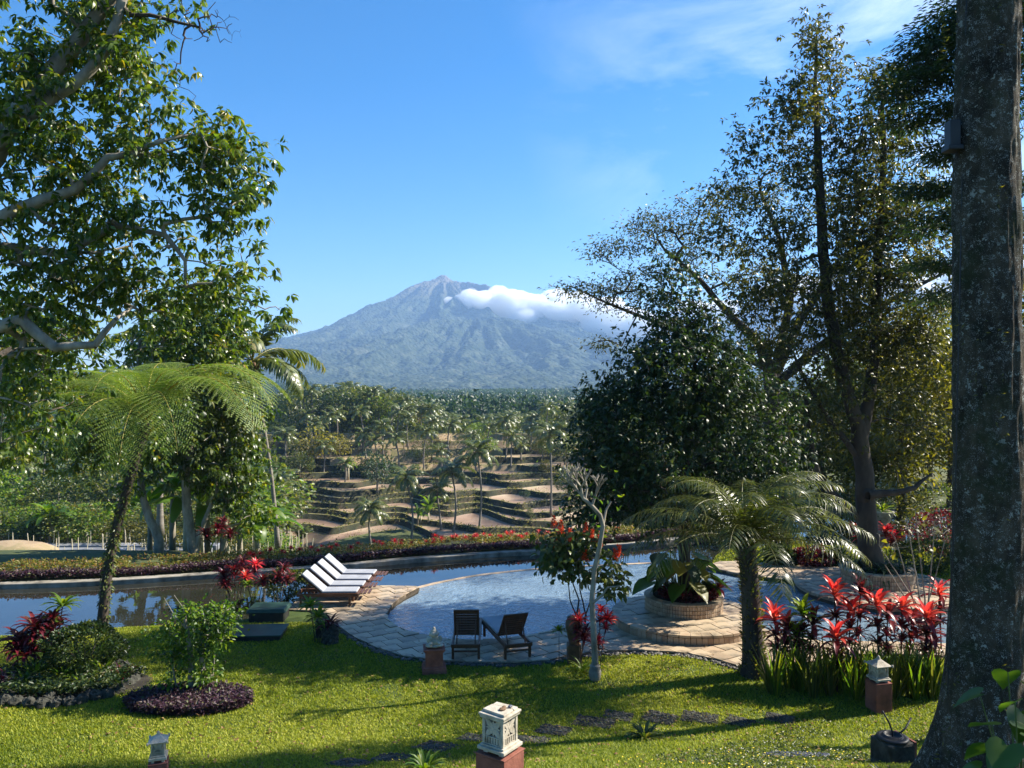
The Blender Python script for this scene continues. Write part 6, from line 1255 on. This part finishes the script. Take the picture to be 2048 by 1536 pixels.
# ------------------------------------------------------------------ grass
N = 760000; u = rng.random(N); y = np.sqrt(7.2**2+u*(19.8**2-7.2**2)); x = rng.uniform(-.70,.68,N)*y
cell = seg_dist(x, y, land_near) > .02; 
dk_ = seg_dist(x, y, [(p[0], p[1]-.16) for p in deck_out]+[(p[0], p[1]) for p in deck_in[::-1]]+deck_back[::-1]) < 0; cell &= dk_
cell &= ~(np.hypot((x-qc[0])/1.15, (y-qc[1])/.6) < 1)
for pl2 in slab_polys: cell &= ~((seg_dist(x, y, pl2) > .02) & (rng.random(N) < .80))
worn = fbm(x*1.2, y*1.2, 91) > .30; cell &= worn | (rng.random(N) < .5)
x, y = x[cell], y[cell]; N = len(x); z = gh(x, y); th = rng.random(N)*6.283; tl = rng.uniform(.2,1.25,N)
hgt = rng.uniform(.024,.055,N)*(1+.8*(fbm(x*.8, y*.8, 93)-.5)); wd = rng.uniform(.007,.017,N)
d_ = np.stack([np.cos(th)*np.cos(tl), np.sin(th)*np.cos(tl), np.sin(tl)], 1); s_ = np.stack([-np.sin(th), np.cos(th), 0*th], 1); p0 = np.stack([x, y, z-.002], 1)
V = np.stack([p0-s_*wd[:,None], p0+s_*wd[:,None], p0+d_*hgt[:,None]*1.2], 1).reshape(-1,3); patch = fbm(x*.35, y*.35, 95); rv = np.clip(.62*rng.random(N)+.85*(patch-.25), 0, 1)
g = mk('grass', mesh_np('grass', V, np.arange(3*N).reshape(-1,3), np.repeat(rv, 3), mats=[M['grass']]), kind='stuff'); g['label'] = 'short bright green lawn grass'
# the island lawn across the pool and the shore fringe
N = 60000; x = rng.uniform(6.6,24,N); y = rng.uniform(23,29.5,N); c_ = (seg_dist(x, y, land_right) > .05) & (seg_dist(x, y, strip) < 0); x, y = x[c_], y[c_]; N = len(x); z = gh(x, y)
mk('island_grass', LB().add(leaves(np.stack([x,y,z],1), rng.normal(size=(N,3))*[1,1,.3]+[0,0,.8], rng.normal(size=(N,3)), .07, .035, False)).mesh('island_grass', M['grass']), kind='stuff')
N = 420; x = rng.uniform(-.15,.6,N)*14; y = rng.uniform(8.5,13.5,N); c_ = (fbm(x*.6, y*.6, 97) > .5); x, y = x[c_], y[c_]; N = len(x)
mk('wild_flowers', LB().add(leaves(np.stack([x,y,gh(x,y)+.05],1), rng.normal(size=(N,3))*[1,1,.1], np.tile([0,0,1.],(N,1)), .028, .026, False)).mesh('wild_flowers', M['yellow']), kind='stuff')['label'] = 'tiny yellow flowers dotted in the shaded grass'
N = 2200; x = rng.uniform(-.68,.66,N)*14; y = rng.uniform(8.5,18.5,N); c_ = (seg_dist(x, y, land_near) > .1) & (seg_dist(x, y, deck_poly) < 0) & (rng.random(N) < .35+.65*(fbm(x*.5,y*.5,98) > .5)); x, y = x[c_], y[c_]; N = len(x)
mk('fallen_leaves', LB().add(leaves(np.stack([x,y,gh(x,y)+.035],1), rng.normal(size=(N,3))*[1,1,.15], rng.normal(size=(N,3))*.3+[0,0,1], rng.uniform(.04,.09,N), .035, True)).mesh('fallen_leaves', M['dryleaf']), kind='stuff')['label'] = 'dry fallen leaves scattered over the lawn'
N = 260; i_ = rng.integers(0, len(deck_in)+16, N); x = rng.uniform(-5.5,9,N); y = rng.uniform(16.4,23.5,N); c_ = seg_dist(x, y, deck_poly) > .05; x, y = x[c_], y[c_]; N = len(x)
mk('fallen_leaves', LB().add(leaves(np.stack([x,y,0*x+.062],1), rng.normal(size=(N,3))*[1,1,.05], rng.normal(size=(N,3))*.2+[0,0,1], rng.uniform(.04,.09,N), .035, True)).mesh('fallen_leaves', M['dryleaf']), kind='stuff')['label'] = 'dry leaves blown onto the paving'
for k, (a_, s_) in enumerate([(200,.34),(225,.28),(250,.36),(275,.30),(170,.30),(300,.3)]):
    x = 4.42+.78*math.cos(R(a_)); y = 7.5+.78*math.sin(R(a_)); t = thing('root_fern', 'small fern tuft at the roots of the mossy trunk', 'fern', (x,y,float(gh(np.array([x]),np.array([y]))[0])), 0, 'ferns round the mossy trunk'); mk('foliage', straps(34,s_,.03,1.3,.9,1.0,k=4,crad=.04).mesh('foliage', M['leaf_mid']), t, kind='stuff')
# low leafy ground plants in the shade to the right
N = 26000; x = rng.uniform(2.0,8,N); y = rng.uniform(7.4,14.2,N); c_ = (fbm(x*.7, y*.7, 99) > .42) & (y < 9.5+x*.9); x, y = x[c_], y[c_]; N = len(x)
o_ = mk('clover', LB().add(leaves(np.stack([x,y,gh(x,y)+rng.random(N)*.05],1), rng.normal(size=(N,3))*[1,1,.3], rng.normal(size=(N,3))*.4+[0,0,1], .045, .03, False)).mesh('clover', M['leaf_mid']), kind='stuff'); o_['label'] = 'clover and weeds in the shaded grass at the right'
# ------------------------------------------------------------------ cloud on the volcano's shoulder and the valley haze
def cloud(name, lab, parts, vox, dens, disp):
    b = MB(); r7 = random.Random(9)
    for (px, py, Yc_, rx, ry, ryy, n_) in parts:
        s = Yc_/F
        for k in range(n_):
            a, q_ = r7.uniform(0,6.283), r7.random()**.6; c_ = P(px+rx*q_*math.cos(a), py+ry*q_*math.sin(a), Yc_+r7.uniform(-1,1)*ryy); f = r7.uniform(.35,.75); b.ell(c_, (ry*s*f*1.7,ry*s*f*1.8,ry*s*f), 12, 8)
    o = b.build(name, None, None, True); rm = o.modifiers.new('r','REMESH'); rm.mode = 'VOXEL'; rm.voxel_size = vox; rm.use_smooth_shade = True
    for sc_, st in ((vox*9,disp),(vox*3.2,disp*.45)):
        tx = bpy.data.textures.new('puffs','CLOUDS'); tx.noise_scale = sc_; tx.noise_depth = 3; dm = o.modifiers.new('d','DISPLACE'); dm.texture = tx; dm.strength = st; dm.mid_level = .5; dm.texture_coords = 'GLOBAL'
    m_ = bpy.data.materials.new('cloud'); m_.use_nodes = True; nn_ = m_.node_tree; nn_.nodes.clear(); oo_ = nn_.nodes.new('ShaderNodeOutputMaterial'); pv = nn_.nodes.new('ShaderNodeVolumePrincipled')
    pv.inputs['Color'].default_value = (1,1,1,1); pv.inputs['Density'].default_value = dens; pv.inputs['Anisotropy'].default_value = 0; nn_.links.new(pv.outputs[0], oo_.inputs['Volume'])
    o.data.materials.clear(); o.data.materials.append(m_); o['kind'] = 'stuff'; o['label'] = lab; return o
cloud('cloud', 'long white cloud streaming off the right shoulder of the volcano', [(885,612,4500,16,7,50,4),(915,610,4500,24,14,60,8),(950,608,4500,36,20,80,14),(1005,608,4450,48,26,90,20),(1070,613,4450,54,28,90,20),(1130,623,4450,54,30,90,20),(1190,636,4450,54,30,90,20),(1250,652,4450,54,32,90,20),(1320,668,4500,60,34,90,14),(1400,655,4500,70,44,90,14),(1500,640,4500,80,50,90,14),(1600,630,4500,80,56,90,14),(1720,610,4500,90,66,90,16),(1860,600,4500,90,70,90,16),(1990,600,4500,90,70,90,14)], 7, .03, 24)
hz = MB().box((0,4025,411), (14400,8600,980)).build('haze', None, None, kind='stuff'); hm = bpy.data.materials.new('haze'); hm.use_nodes = True; nn_ = hm.node_tree; nn_.nodes.clear()
oo_ = nn_.nodes.new('ShaderNodeOutputMaterial'); pv = nn_.nodes.new('ShaderNodeVolumePrincipled'); pv.inputs['Color'].default_value = (.38,.62,1,1); pv.inputs['Density'].default_value = 1.3e-4; pv.inputs['Anisotropy'].default_value = .1
nn_.links.new(pv.outputs[0], oo_.inputs['Volume']); hz.data.materials.append(hm); hz['label'] = 'blue morning haze filling the valley'
